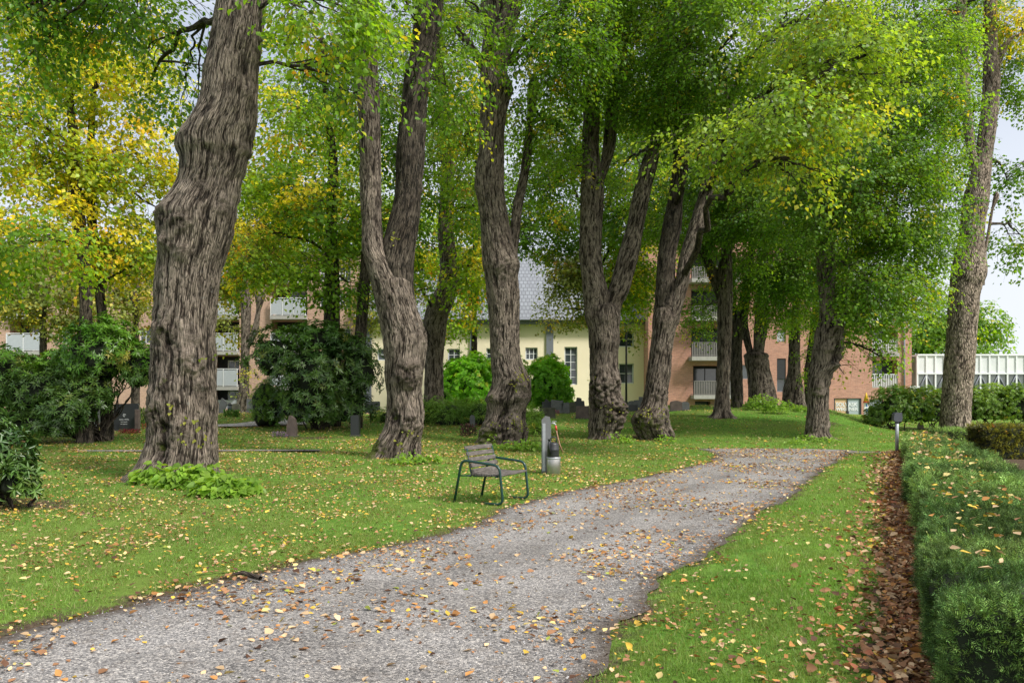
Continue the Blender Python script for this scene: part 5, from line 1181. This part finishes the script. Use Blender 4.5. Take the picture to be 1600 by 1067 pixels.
# ================================================================== BENCH, WATER POST, LAMP
root = empty('park_armchair', (-.31, 11.95, 0), 'single-seat bench of weathered grey slats on green tube frame, facing the path', 'bench', rz=math.atan2(-.47, .88))
gW = .80; hw = gW / 2                         # local x = forward, y = along the width
def rounded(pts, r=.09, k=6):
    pts = [Vector(p) for p in pts]; out = [pts[0]]
    for i in range(1, len(pts) - 1):
        a, b, c = pts[i - 1], pts[i], pts[i + 1]; u = (a - b).normalized(); v = (c - b).normalized(); rr = min(r, (a - b).length * .45, (c - b).length * .45)
        p0, p1 = b + u * rr, b + v * rr
        for t in np.linspace(0, 1, k): out.append(p0 * (1 - t) ** 2 + b * 2 * t * (1 - t) + p1 * t * t)
    return out + [pts[-1]]
for sy in (-1, 1):
    yy = sy * hw
    MB().tube(rounded([(-.40, yy, .0), (-.27, yy, .63), (.36, yy, .57), (.42, yy, .018), (.08, yy, .018)], .10, 8), .019, 12).build('side_frame', M['green_metal'], root)
    MB().tube(rounded([(-.20, yy * .93, .80), (-.12, yy * .93, .40), (.30, yy * .93, .42), (.37, yy * .93, .43)], .06, 5), .012, 8).build('slat_bracket', M['green_metal'], root)
b = MB(); b.tube([(-.20, -hw * .93, .40), (-.20, hw * .93, .40)], .012, 8); b.tube([(.3, -hw, .405), (.3, hw, .405)], .012, 8); b.tube([(-.335, -hw, .40), (-.12, -hw * .93, .40)], .010, 8); b.tube([(-.335, hw, .40), (-.12, hw * .93, .40)], .010, 8); b.build('cross_bar', M['green_metal'], root)
for k in range(5):
    t = k / 4; x = -.115 - .125 * t; z = .47 + .33 * t
    MB().box((x + .02, 0, z), (.026, gW * .99, .064), Matrix.Rotation(math.radians(-20), 3, 'Y'), bev=.006).build('back_slat', M['wood'], root)
for k in range(6):
    x = -.075 + k * .087; MB().box((x, 0, .418 + .012 * abs(k - 2.5) / 2.5 + (0.006 if k == 5 else 0)), (.068, gW * 1.0, .028), Matrix.Rotation(math.radians(-3 + (10 if k == 5 else 0)), 3, 'Y'), bev=.006).build('seat_slat', M['wood'], root)
# water post
px_, py_ = (853.5 - CX) / F * 16.2, 16.2
root = empty('water_post', (px_, py_, 0), 'grey water post with tap and hanging copper-coloured hose on the lawn', 'water post')
MB().poly([(-.095, 0), (.095, 0), (.095, 1.02), (.07, 1.13), (-.02, 1.15), (-.095, 1.07)], -.07, .07).build('post', M['postgrey'], root)
MB().box((-.05, -.075, .52), (.06, .02, .96), bev=.004).build('cover_strip', M['alu'], root)
MB().tube([(.09, -.02, 1.00), (.16, -.02, 1.00), (.185, -.02, .975), (.19, -.02, .95)], .013, 8).build('tap', M['alu'], root)
MB().box((.16, -.02, 1.035), (.09, .02, .016), bev=.004).build('tap_handle', M['alu'], root)
MB().tube([(.19, -.02, .955), (.205, -.02, .86)], .022, 10).build('hose_clamp', M['redplastic'], root)
MB().tube([(.20, -.02, .92), (.215, -.02, .80), (.27, -.03, .58), (.33, -.04, .43)], .011, 8).build('hose', M['copper'], root)
x = (865 - CX) / F * 15.95
root = empty('litter_bin', (x, 15.95, 0), 'squat cylindrical stainless steel bin beside the grey water post', 'bin')
MB().lathe([(.132, .0), (.137, .01), (.137, .33), (.13, .345)], n=40).build('drum', M['steel'], root)
MB().lathe([(.140, .3), (.141, .31), (.141, .33), (.139, .34)], n=40).build('rim', M['alu'], root)
root = empty('watering_can', (x - .01, 15.93, .348), 'black plastic watering can resting on top of the steel bin', 'watering can')
MB().lathe([(.115, 0), (.12, .02), (.118, .13), (.122, .14), (.116, .15), (.112, .24), (.10, .27), (.07, .285)], n=28).build('tank', M['black_plastic'], root)
MB().tube(rounded([(.06, 0, .27), (.07, 0, .37), (0, 0, .40), (-.06, 0, .36), (-.07, 0, .27)], .05, 5), .012, 8).build('handle', M['black_plastic'], root)
MB().tube([(-.06, -.09, .06), (-.10, -.16, .2), (-.09, -.20, .33)], [.035, .024, .018], 10).build('spout', M['black_plastic'], root)
MB().lathe([(.02, 0), (.035, .03), (.036, .035)], (-.085, -.205, .325), 14).build('rose', M['black_plastic'], root)
# bollard lamp
x, y = (1401.5 - CX) / F * 21.6, 21.6
root = empty('bollard_lamp', (x, y, 0), 'slim grey bollard lamp with dark wedge head near the far end of the hedge', 'lamp')
MB().lathe([(.046, 0), (.046, .82), (.04, .825)], n=24).build('post', M['alu'], root)
MB().lathe([(.055, .80), (.055, .86)], n=20).build('collar', M['lampgrey'], root)
MB().poly([(-.115, .90), (-.08, .85), (.09, .85), (.12, .92), (.105, 1.09), (-.06, 1.10), (-.10, 1.05)], -.07, .07).build('lamp_head', M['lampgrey'], root)
MB().box((0, .074, .97), (.15, .012, .12), bev=.004).build('diffuser', M['white'], root)
# ================================================================== BUILDINGS
def X_(px, Y): return (px - CX) / F * Y
def Z_(py, Y): return EYE - (py - HY) / F * Y
def wall_mesh(name, mat, root, x0, x1, z0, z1, Y, holes, depth=.35, back=9.0, sides=True):
    """facade facing the viewer with real openings; holes = (xa, xb, za, zb)"""
    xs = sorted({x0, x1, *[h[0] for h in holes], *[h[1] for h in holes]}); zs = sorted({z0, z1, *[h[2] for h in holes], *[h[3] for h in holes]})
    xs = [v for v in xs if x0 - 1e-6 <= v <= x1 + 1e-6]; zs = [v for v in zs if z0 - 1e-6 <= v <= z1 + 1e-6]
    bm = bmesh.new(); g = {}
    def V(x, y, z):
        k = (round(x, 4), round(y, 4), round(z, 4))
        if k not in g: g[k] = bm.verts.new((x, y, z))
        return g[k]
    for a, b in zip(xs, xs[1:]):
        for c, d in zip(zs, zs[1:]):
            mx, mz = (a + b) / 2, (c + d) / 2
            if any(h[0] < mx < h[1] and h[2] < mz < h[3] for h in holes): continue
            bm.faces.new((V(a, Y, c), V(b, Y, c), V(b, Y, d), V(a, Y, d)))
    for (a, b, c, d) in holes:
        for q in (((a, c), (a, d)), ((a, d), (b, d)), ((b, d), (b, c)), ((b, c), (a, c))):
            (p, r), (s, t) = q; bm.faces.new([bm.verts.new(c_) for c_ in ((p, Y, r), (s, Y, t), (s, Y + depth, t), (p, Y + depth, r))])
    if sides:
        bm.faces.new((V(x0, Y, z0), V(x0, Y, z1), V(x0, Y + back, z1), V(x0, Y + back, z0))); bm.faces.new((V(x1, Y, z0), V(x1, Y + back, z0), V(x1, Y + back, z1), V(x1, Y, z1)))
        bm.faces.new((V(x0, Y + back, z0), V(x0, Y + back, z1), V(x1, Y + back, z1), V(x1, Y + back, z0)))
        bm.faces.new((V(x0, Y, z1), V(x1, Y, z1), V(x1, Y + back, z1), V(x0, Y + back, z1)))
    me = bpy.data.meshes.new(name); bm.to_mesh(me); bm.free()
    return link(name, me, M[mat], root, True)
def window(root, xa, xb, za, zb, Y, cols=2, rows=2, frame='white', pane='glass', fw=.06, sill=False, surround=None, name='window'):
    b = MB(); w = xb - xa; h = zb - za
    for (p, q) in (((xa, za), (xa + fw, zb)), ((xb - fw, za), (xb, zb)), ((xa + fw, za), (xb - fw, za + fw)), ((xa + fw, zb - fw), (xb - fw, zb))):
        b.span((p[0], Y, p[1]), (q[0], Y + .07, q[1]))
    for k in range(1, cols): x = xa + w * k / cols; b.span((x - fw * .4, Y + .004, za + fw), (x + fw * .4, Y + .066, zb - fw))
    for k in range(1, rows): z = za + h * k / rows; b.span((xa + fw, Y + .008, z - fw * .3), (xb - fw, Y + .062, z + fw * .3))
    o = b.build(name, M[frame], root, world=True)
    MB().span((xa + .01, Y + .035, za + .01), (xb - .01, Y + .05, zb - .01)).build('pane', M[pane], o, world=False)
    if surround:
        s = .13; b = MB()
        for (p, q) in (((xa - s, za - s), (xa, zb + s)), ((xb, za - s), (xb + s, zb + s)), ((xa, zb), (xb, zb + s)), ((xa, za - s), (xb, za))):
            b.span((p[0], Y - .12, p[1]), (q[0], Y + .02, q[1]))
        b.build('window_surround', M[surround], o)
    return o
def balcony(root, xa, xb, zf, zt, Y, out=1.2, mat='greyrail', slab='concrete', bars=.12, solid=None):
    """slab, then railing: balusters or sheet panels between posts"""
    s = MB().span((xa - .05, Y - out, zf - .28), (xb + .05, Y + .02, zf)).build('balcony', M[slab], root, world=True)
    b = MB(); yo = Y - out + .06
    b.span((xa, yo - .03, zt - .05), (xb, yo + .03, zt)); b.span((xa, yo - .025, zf + .06), (xb, yo + .025, zf + .10))
    for x in (xa + .02, xb - .02): b.span((x - .02, yo, zt - .05), (x + .02, Y - .03, zt - .01)); b.span((x - .02, yo, zf + .06), (x + .02, Y - .03, zf + .10))
    if solid is None:
        n = int((xb - xa) / bars)
        for k in range(n + 1): x = xa + (xb - xa) * k / n; b.span((x - .034, yo - .015, zf + .0), (x + .034, yo + .015, zt - .05))
        b.build('railing', M[mat], s)
    else:
        n = max(2, int((xb - xa) / .9))
        for k in range(n + 1): x = xa + (xb - xa) * k / n; b.span((x - .025, yo - .035, zf), (x + .025, yo + .035, zt - .05))
        b.build('railing', M['white'], s)
        c = MB()
        for k in range(n): c.span((xa + (xb - xa) * k / n + .04, yo - .008, zf + .12), (xa + (xb - xa) * (k + 1) / n - .04, yo + .008, zt - .12))
        c.build('balcony_panel', M[solid], s)
    return s
# --- pink brick flats at the left
Y = 64.0
root = empty('apartment_building', (X_(300, Y), Y, .2), 'pinkish brick block of flats with pale panelled balconies behind the left trees', 'building')
gz0 = -.1; z1 = Z_(395, Y); storey = 55 / F * Y
loggias = [(15, 68), (330, 374), (425, 480)]; holes = []; Ls = []
for (a, b) in loggias:
    for k, zt in enumerate((576, 521, 466, 411)):
        zf = Z_(zt + 28, Y); holes.append((X_(a, Y), X_(b, Y), zf, zf + storey - .35)); Ls.append((X_(a, Y), X_(b, Y), zf, Z_(zt, Y), k))
    holes.append((X_(a, Y), X_(b, Y), Z_(638, Y), Z_(607, Y)))
wins = [(96, 110), (218, 236), (262, 280), (500, 512), (530, 548), (-60, -40), (-110, -90)]
for (a, b) in wins:
    for zt in (568, 513, 458, 415): holes.append((X_(a, Y), X_(b, Y), Z_(zt + 24, Y), Z_(zt, Y)))
wall_mesh('wall', 'pink_brick', root, X_(-260, Y), X_(588, Y), gz0, z1, Y, holes, 1.5)
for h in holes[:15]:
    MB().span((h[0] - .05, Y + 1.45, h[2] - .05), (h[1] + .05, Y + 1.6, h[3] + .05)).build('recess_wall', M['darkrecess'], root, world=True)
for (xa, xb, zf, zt, k) in Ls:
    balcony(root, xa + .03, xb - .03, zf, zt, Y, .5, solid='balcony')
    window(root, xa + (xb - xa) * .38, xb - .2, zf + .1, zf + 2.15, Y + 1.35, 2, 1, pane='glass', fw=.09)
for a, b_ in loggias: 
    xa, xb = X_(a, Y), X_(b_, Y); window(root, xa + (xb - xa) * .38, xb - .2, Z_(625, Y), Z_(611, Y), Y + 1.35, 2, 1, fw=.09)
    MB().span((xa + .04, Y + .3, Z_(638, Y)), (xb - .04, Y + .4, Z_(625, Y))).build('low_panel', M['balcony'], root, world=True)
for (a, b_) in wins:
    for zt in (568, 513, 458, 415): window(root, X_(a, Y) + .002, X_(b_, Y) - .002, Z_(zt + 24, Y) + .002, Z_(zt, Y) - .002, Y + .12, 2, 2)
b = MB(); b.span((X_(-262, Y), Y - .3, z1), (X_(590, Y), Y + 9.2, z1 + .35)); b.build('roof', M['greytrim'], root, world=True)

# --- cream building with grey pilasters and tiled roof
Y = 60.0
root = empty('cream_building', (X_(800, Y), Y, .2), 'cream rendered building with grey pilasters, white windows and steep grey tiled roof', 'building')
ze = Z_(507, Y); wl = [(590, 612, 545, 563, 2, 2), (640, 660, 545, 563, 2, 2), (700, 719, 545, 564, 2, 2), (760, 779, 544, 562, 2, 2), (821, 840, 543, 562, 3, 2), (882, 902, 542, 601, 2, 5), (967, 990, 568, 599, 2, 2), (967, 990, 518, 542, 2, 2)]
holes = [(X_(a, Y), X_(b, Y), Z_(d, Y), Z_(c, Y)) for (a, b, c, d, _, _) in wl]
wall_mesh('wall', 'yellow', root, X_(560, Y), X_(1012, Y), -.1, ze, Y, holes, .3)
for (a, b_, c, d, nc, nr), h in zip(wl, holes): window(root, h[0] + .002, h[1] - .002, h[2] + .002, h[3] - .002, Y + .14, nc, nr, surround='greytrim', fw=.07)
for a in (575, 675, 740, 859): MB().span((X_(a - 5.5, Y), Y - .14, 0), (X_(a + 5.5, Y), Y - .002, ze - .02)).build('pilaster', M['greytrim'], root, world=True)
MB().span((X_(558, Y), Y - .55, ze), (X_(1014, Y), Y + .1, ze + .32)).build('eaves', M['greytrim'], root, world=True)
zr = Z_(395, Y + 7); b = MB()
xa, xb = X_(556, Y), X_(1016, Y); v = [b.bm.verts.new(p) for p in ((xa, Y - .7, ze + .33), (xb, Y - .7, ze + .33), (xb, Y + 7, zr), (xa, Y + 7, zr), (xa, Y + 14.5, ze + .33), (xb, Y + 14.5, ze + .33))]
b.bm.faces.new((v[0], v[1], v[2], v[3])); b.bm.faces.new((v[3], v[2], v[5], v[4])); b.bm.faces.new((v[0], v[3], v[4])); b.bm.faces.new((v[1], v[5], v[2]))
b.build('roof', M['roof'], root, world=True)
MB().tube([(X_(556, Y), Y - .72, ze + .30), (X_(1016, Y), Y - .72, ze + .30)], .08, 8).build('gutter', M['greytrim'], root, world=True)
MB().tube([(X_(1009, Y), Y - .08, .1), (X_(1009, Y), Y - .08, ze)], .06, 8).build('downpipe', M['darkrecess'], root, world=True)
x, y = X_(978.5, 50), 50
root = empty('flagpole', (x, y, float(terrain(x, y))), 'thin dark bare pole in front of the cream building, right of the V-forked lime', 'pole')
z0 = float(terrain(x, y)); MB().tube([(x, y, z0), (x, y, Z_(505, y))], [.07, .05], 10).build('pole', M['darkrecess'], root, world=True); MB().lathe([(.12, z0), (.12, z0 + .3), (.07, z0 + .35)], (x, y, 0)).build('pole_base', M['darkrecess'], root, world=True)

# --- red brick flats
Y = 58.0
root = empty('brick_flats', (X_(1200, Y), Y, .1), 'red brick block of flats with grey slatted balconies behind the right-hand trees', 'building')
z1 = Z_(372, Y); H = []
def hp(a, b, c, d): return (X_(a, Y), X_(b, Y), Z_(d, Y), Z_(c, Y))
bal = [(1080, 1150, 511, 558, 536, 558), (1083, 1150, 571, 617, 595, 617), (1080, 1150, 451, 500, 480, 497), (1080, 1150, 395, 438, 420, 438)]
for q in bal: H.append(hp(q[0], q[1], q[2], q[3]))
H += [hp(1086, 1110, 627, 642)]
lw = [(1214, 1228, 515, 534), (1214, 1228, 592, 612), (1214, 1228, 560, 592), (1158, 1172, 570, 592), (1214, 1228, 450, 480), (1240, 1252, 592, 612)]
for q in lw: H.append(hp(*q))
wall_mesh('wall', 'red_brick', root, X_(1013, Y), X_(1295, Y), -.1, z1, Y, H, 1.3)
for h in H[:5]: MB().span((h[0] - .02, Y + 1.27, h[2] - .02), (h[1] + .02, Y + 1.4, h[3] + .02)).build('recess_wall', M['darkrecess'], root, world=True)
for q in bal:
    xa, xb, zf, zt = X_(q[0] - 3, Y), X_(q[1], Y), Z_(q[5], Y), Z_(q[4], Y)
    balcony(root, xa, xb, zf, zt, Y, 1.1)
    window(root, X_(q[0] + 6, Y), X_(q[1] - 6, Y), zf + .05, zf + 2.0, Y + 1.15, 3, 1, frame='darkrecess', fw=.07)
window(root, X_(1087, Y), X_(1109, Y), Z_(641.5, Y), Z_(627.5, Y), Y + .5, 2, 1, frame='darkrecess', name='window')
for q in lw:
    h = hp(*q)
    if q[3] - q[2] > 30: MB().span((h[0] + .01, Y + .05, h[2]), (h[1] - .01, Y + .1, h[3])).build('dark_panel', M['darkrecess'], root, world=True)
    else: window(root, h[0] + .002, h[1] - .002, h[2] + .002, h[3] - .002, Y + .12, 1, 1, frame='greytrim', pane='balcony' if q[2] == 515 else 'glass')
MB().span((X_(1011, Y), Y - .12, z1), (X_(1297, Y), Y + 9.1, z1 + .25)).build('roof', M['greytrim'], root, world=True)
# lower wing with the lettered window
Y = 57.4
root = empty('brick_wing', (X_(1360, Y), Y, .1), 'salmon brick wing with recessed balconies and a lettered shop window', 'building')
z1 = Z_(505, Y)
H = [hp(1363, 1403, 563, 606), hp(1363, 1403, 511, 551), hp(1303, 1346, 622, 652), hp(1358, 1380, 624, 652)]
wall_mesh('wall', 'red_brick', root, X_(1295, Y), X_(1419, Y), -.1, z1, Y, H, .9)
for (c, d) in ((563, 606), (511, 551)):
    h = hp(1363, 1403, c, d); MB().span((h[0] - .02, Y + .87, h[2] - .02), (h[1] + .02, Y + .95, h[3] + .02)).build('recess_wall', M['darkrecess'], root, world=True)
    window(root, X_(1368, Y), X_(1386, Y), h[2] + .1, h[3] - .12, Y + .78, 1, 1, frame='greytrim', fw=.1)
    s = MB().span((h[0], Y + .02, h[2] - .0), (h[1], Y + .85, h[2] + .12)).build('balcony', M['concrete'], root, world=True)
    b = MB(); zt = h[2] + (1.0 if c == 563 else .95); b.span((h[0] + .02, Y + .03, zt - .05), (h[1] - .02, Y + .08, zt))
    n = 14
    for k in range(n + 1): x = h[0] + .05 + (h[1] - h[0] - .1) * k / n; b.span((x - .02, Y + .04, h[2] + .12), (x + .02, Y + .07, zt - .05))
    b.build('railing', M['white'], s)
    b = MB()
    for k in range(n): x = h[0] + .05 + (h[1] - h[0] - .1) * (k + .5) / n; b.span((x - .06, Y + .075, h[2] + .14), (x + .06, Y + .09, h[2] + .68))
    b.build('railing_board', M['stone_pink'], s)
MB().span((X_(1358, Y), Y - .15, Z_(557, Y)), (X_(1404, Y), Y - .002, Z_(551.5, Y))).build('concrete_band', M['concrete'], root, world=True)
MB().span((X_(1358, Y) + .02, Y + .1, Z_(651, Y)), (X_(1380, Y) - .02, Y + .15, Z_(624.5, Y))).build('panel', M['balcony'], root, world=True)
xa, xb, zb, zt = X_(1304, Y), X_(1345, Y), Z_(651, Y), Z_(623, Y); xm = X_(1324, Y)
o = MB().span((xa + .05, Y + .10, zb), (xm, Y + .14, zt)).build('shop_window', simple('beige_blind', (.62, .42, .24), .8, var=.08), root, world=True)
MB().span((xm + .06, Y + .10, zb), (xb - .05, Y + .14, zt)).build('blind', simple('grey_blind', (.36, .42, .44), .8, var=.1), o)
b = MB(); b.span((xa - .06, Y + .02, zt), (xb + .06, Y + .16, zt + .1)); b.span((xa - .06, Y + .02, zb), (xa + .04, Y + .16, zt)); b.span((xb - .04, Y + .02, zb), (xb + .06, Y + .16, zt)); b.span((xm, Y + .03, zb), (xm + .06, Y + .15, zt)); b.build('window_frame', M['darkrecess'], o)
def text(body, x, y, z, size, mat, parent, name):
    cu = bpy.data.curves.new('t', 'FONT'); cu.body = body; cu.size = size; cu.align_x = 'CENTER'; cu.extrude = .01; cu.offset = size * .03
    to = bpy.data.objects.new('t', cu); C.objects.link(to); to.rotation_euler = (math.pi / 2, 0, 0); bpy.context.view_layer.update()
    me = bpy.data.meshes.new_from_object(to.evaluated_get(bpy.context.evaluated_depsgraph_get())); me.transform(Matrix.Translation((x, y, z)) @ Matrix.Rotation(math.pi / 2, 4, 'X'))
    bpy.data.objects.remove(to); me.materials.clear(); me.name = name; return link(name, me, M[mat], parent)
text('SOLVASK', X_(1323.5, Y), Y + .085, Z_(634.5, Y), .37, 'white', o, 'lettering'); text('WEGENER', X_(1324, Y), Y + .085, Z_(641.5, Y), .34, 'white', o, 'lettering')
MB().span((X_(1323, Y), Y + .05, zb), (X_(1327, Y), Y + .09, Z_(641.7, Y))).build('dark_object', M['darkrecess'], o)
MB().tube([(X_(1412, Y), Y - .1, .1), (X_(1412, Y), Y - .1, z1)], .06, 8).build('downpipe', M['greytrim'], root, world=True)
MB().span((X_(1417, Y), Y + .6, -.1), (X_(1431, Y), Y + 5, Z_(512, Y))).build('set_back_wall', M['red_brick'], root, world=True)
MB().span((X_(1295, Y), Y - .08, z1), (X_(1420, Y), Y + 9.05, z1 + .18)).build('coping', M['greytrim'], root, world=True)
# advertising cone on a post
x, y = X_(1353.5, 52), 52.0; gz_ = Z_(645, 52)
root = empty('advertising_pillar', (x, y, gz_ - .35), 'blue and white sign post topped by a yellow and red cone, before the lettered window', 'sign')
b = MB(); b.span((x - .14, y - .03, gz_ - .35), (x + .14, y + .03, gz_ + .66)); b.build('sign_board', M['white'], root, world=True)
BL = simple('sign_blue', (.03, .12, .42), .5); b = MB(); b.poly([(x - .03, gz_ + .40), (x + .08, gz_ + .4), (x + .03, gz_ + .6), (x - .05, gz_ + .6)], y - .036, y - .031); b.poly([(x - .04, gz_ + .08), (x + .1, gz_ + .08), (x + .02, gz_ + .3)], y - .036, y - .031); b.build('sign_print', BL, root, world=True)
MB().lathe([(.20, gz_ + .66), (.19, gz_ + .74), (.185, gz_ + .74)], (x, y, 0), 18).build('cone_rim', M['redplastic'], root, world=True)
MB().lathe([(.175, gz_ + .742), (.03, gz_ + 1.28), (.01, gz_ + 1.32)], (x, y, 0), 18).build('cone', simple('cone_yellow', (.85, .50, .03), .5), root, world=True)
b = MB(); b.span((x - .03, y - .168, gz_ + .84), (x + .05, y - .145, gz_ + .92)); b.build('cone_mark', M['darkrecess'], root, world=True)
# parked scooter or pram like object: white and black hood
x, y = X_(1299, 52), 52.0; gz_ = float(terrain(x, y))
# --- glazed walkway
Y = 62.0
root = empty('glazed_walkway', (X_(1520, Y), Y, .1), 'white glazed walkway bridge with frosted upper panels and diagonal bracing at far right', 'building')
xa, xb = X_(1433, Y), X_(1700, Y); zt, zm, zb = Z_(556, Y), Z_(583.5, Y), Z_(612, Y); n = 19
fro, nt, bs, _o = nmat('frosted_panel'); nn = noise(nt, geopos(nt), .5, 3); nt.links.new(ramp(nt, nn, [(.3, (.56, .58, .60)), (.7, (.74, .75, .76))]), bs.inputs['Base Color']); bs.inputs['Roughness'].default_value = .25
M['frost'] = fro
for k in range(n):
    a = xa + (xb - xa) * k / n; b_ = xa + (xb - xa) * (k + 1) / n
    MB().span((a + .06, Y, zm + .05), (b_ - .06, Y + .03, zt - .05)).build('frosted_panel', M['frost'], root, world=True)
    o = MB().span((a + .06, Y + .02, zb), (b_ - .06, Y + .04, zm - .06)).build('window_pane', M['walkglass'] if 'walkglass' in M else M.setdefault('walkglass', glass_mat('walkway_glass', (.07, .085, .08))), root, world=True)
b = MB()
for k in range(n + 1): x = xa + (xb - xa) * k / n; b.span((x - .06, Y - .08, -.1), (x + .06, Y + .08, zt))
b.build('mullions', M['white'], root, world=True)
b = MB(); b.span((xa, Y - .1, zt), (xb, Y + .12, zt + .14)); b.span((xa, Y - .1, zm - .06), (xb, Y + .1, zm + .05)); b.span((xa, Y - .09, zb - .12), (xb, Y + .09, zb)); b.build('rails', M['white'], root, world=True)
b = MB()
for k in range(0, n - 1, 2):
    a = xa + (xb - xa) * k / n; c = xa + (xb - xa) * (k + 1) / n; d = xa + (xb - xa) * (k + 2) / n
    b.tube([(a, Y - .04, zb), (c, Y - .04, zm - .1)], .05, 6); b.tube([(c, Y - .04, zm - .1), (d, Y - .04, zb)], .05, 6)
b.build('bracing', M['greytrim'], root, world=True)
MB().span((xa, Y + .1, zt - .02), (xb, Y + 3, zt + .1)).build('roof', M['white'], root, world=True)
MB().span((xa, Y + .1, -.1), (xb, Y + .3, zb)).build('base_wall', M['concrete'], root, world=True)
MB().span((xa, Y + 2.8, zb), (xb, Y + 3.0, zt - .03)).build('rear_wall', M['frost'], root, world=True)
MB().span((X_(1422, 45), 45, Z_(613, 45)), (X_(1437, 45), 45.05, Z_(603, 45))).build('notice_board', M['white'], None)
o = bpy.data.objects['notice_board']; MB().span((X_(1429, 45), 45.01, .2), (X_(1430.5, 45), 45.04, Z_(612, 45))).build('post', M['greytrim'], o)
tagk(o, 'small white notice board above the bushes at the brick wing corner', 'sign')

# ================================================================== CAMERA, LIGHT, SKY
cam = bpy.data.cameras.new('camera'); co = bpy.data.objects.new('camera', cam); C.objects.link(co)
co.location = (0, 0, EYE); co.rotation_euler = (math.pi / 2, 0, 0)
cam.sensor_width = 36; cam.lens = 36 * F / 1600; cam.shift_y = (HY - 533.5) / 1600; cam.clip_end = 3000; cam.clip_start = .05
bpy.context.scene.camera = co
SUN_EL, SUN_AZ = math.radians(48), math.radians(128)      # azimuth clockwise from +Y: behind the viewer, to the right
sun = bpy.data.lights.new('sun', 'SUN'); so = bpy.data.objects.new('sun', sun); C.objects.link(so)
sun.energy = 4.6; sun.angle = math.radians(10); sun.color = (1, .95, .88)
sd = Vector((math.sin(SUN_AZ) * math.cos(SUN_EL), math.cos(SUN_AZ) * math.cos(SUN_EL), math.sin(SUN_EL)))
so.rotation_euler = sd.to_track_quat('Z', 'Y').to_euler(); so.location = sd * 60
w = bpy.data.worlds.new('World'); bpy.context.scene.world = w; w.use_nodes = True; nt = w.node_tree; nt.nodes.clear()
out = nt.nodes.new('ShaderNodeOutputWorld'); bg = nt.nodes.new('ShaderNodeBackground'); nt.links.new(bg.outputs[0], out.inputs[0])
sk = nt.nodes.new('ShaderNodeTexSky'); sk.sky_type = 'NISHITA'; sk.sun_disc = False; sk.sun_elevation = SUN_EL; sk.sun_rotation = SUN_AZ; sk.dust_density = 2.0; sk.air_density = 1.0
tc = nt.nodes.new('ShaderNodeTexCoord'); mp = nt.nodes.new('ShaderNodeMapping'); mp.inputs['Scale'].default_value = (1, 1, 2.6); nt.links.new(tc.outputs['Generated'], mp.inputs[0])
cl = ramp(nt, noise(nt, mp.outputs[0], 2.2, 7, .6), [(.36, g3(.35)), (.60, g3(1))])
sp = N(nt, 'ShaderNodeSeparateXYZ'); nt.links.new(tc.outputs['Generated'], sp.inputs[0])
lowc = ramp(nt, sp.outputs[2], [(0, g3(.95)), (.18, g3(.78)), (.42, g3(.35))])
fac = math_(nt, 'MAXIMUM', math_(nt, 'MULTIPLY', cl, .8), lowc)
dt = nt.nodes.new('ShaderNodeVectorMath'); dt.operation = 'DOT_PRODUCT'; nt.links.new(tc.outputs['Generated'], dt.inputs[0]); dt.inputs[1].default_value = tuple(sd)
glow = ramp(nt, dt.outputs['Value'], [(0, (6.6, 6.85, 7.4)), (.25, (7.6, 7.7, 8.0)), (.8, (13.5, 13.2, 12.6))])      # cloud round the sun, behind the camera, brightened as added fill light
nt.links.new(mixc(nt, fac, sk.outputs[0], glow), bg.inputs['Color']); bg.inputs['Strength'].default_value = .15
sc = bpy.context.scene
sc.view_settings.view_transform = 'Standard'; sc.view_settings.look = 'None'; sc.view_settings.exposure = 0
sc.render.engine = 'CYCLES'; sc.cycles.use_denoising = True
sc.cycles.max_bounces = 8; sc.cycles.diffuse_bounces = 5; sc.cycles.transmission_bounces = 5
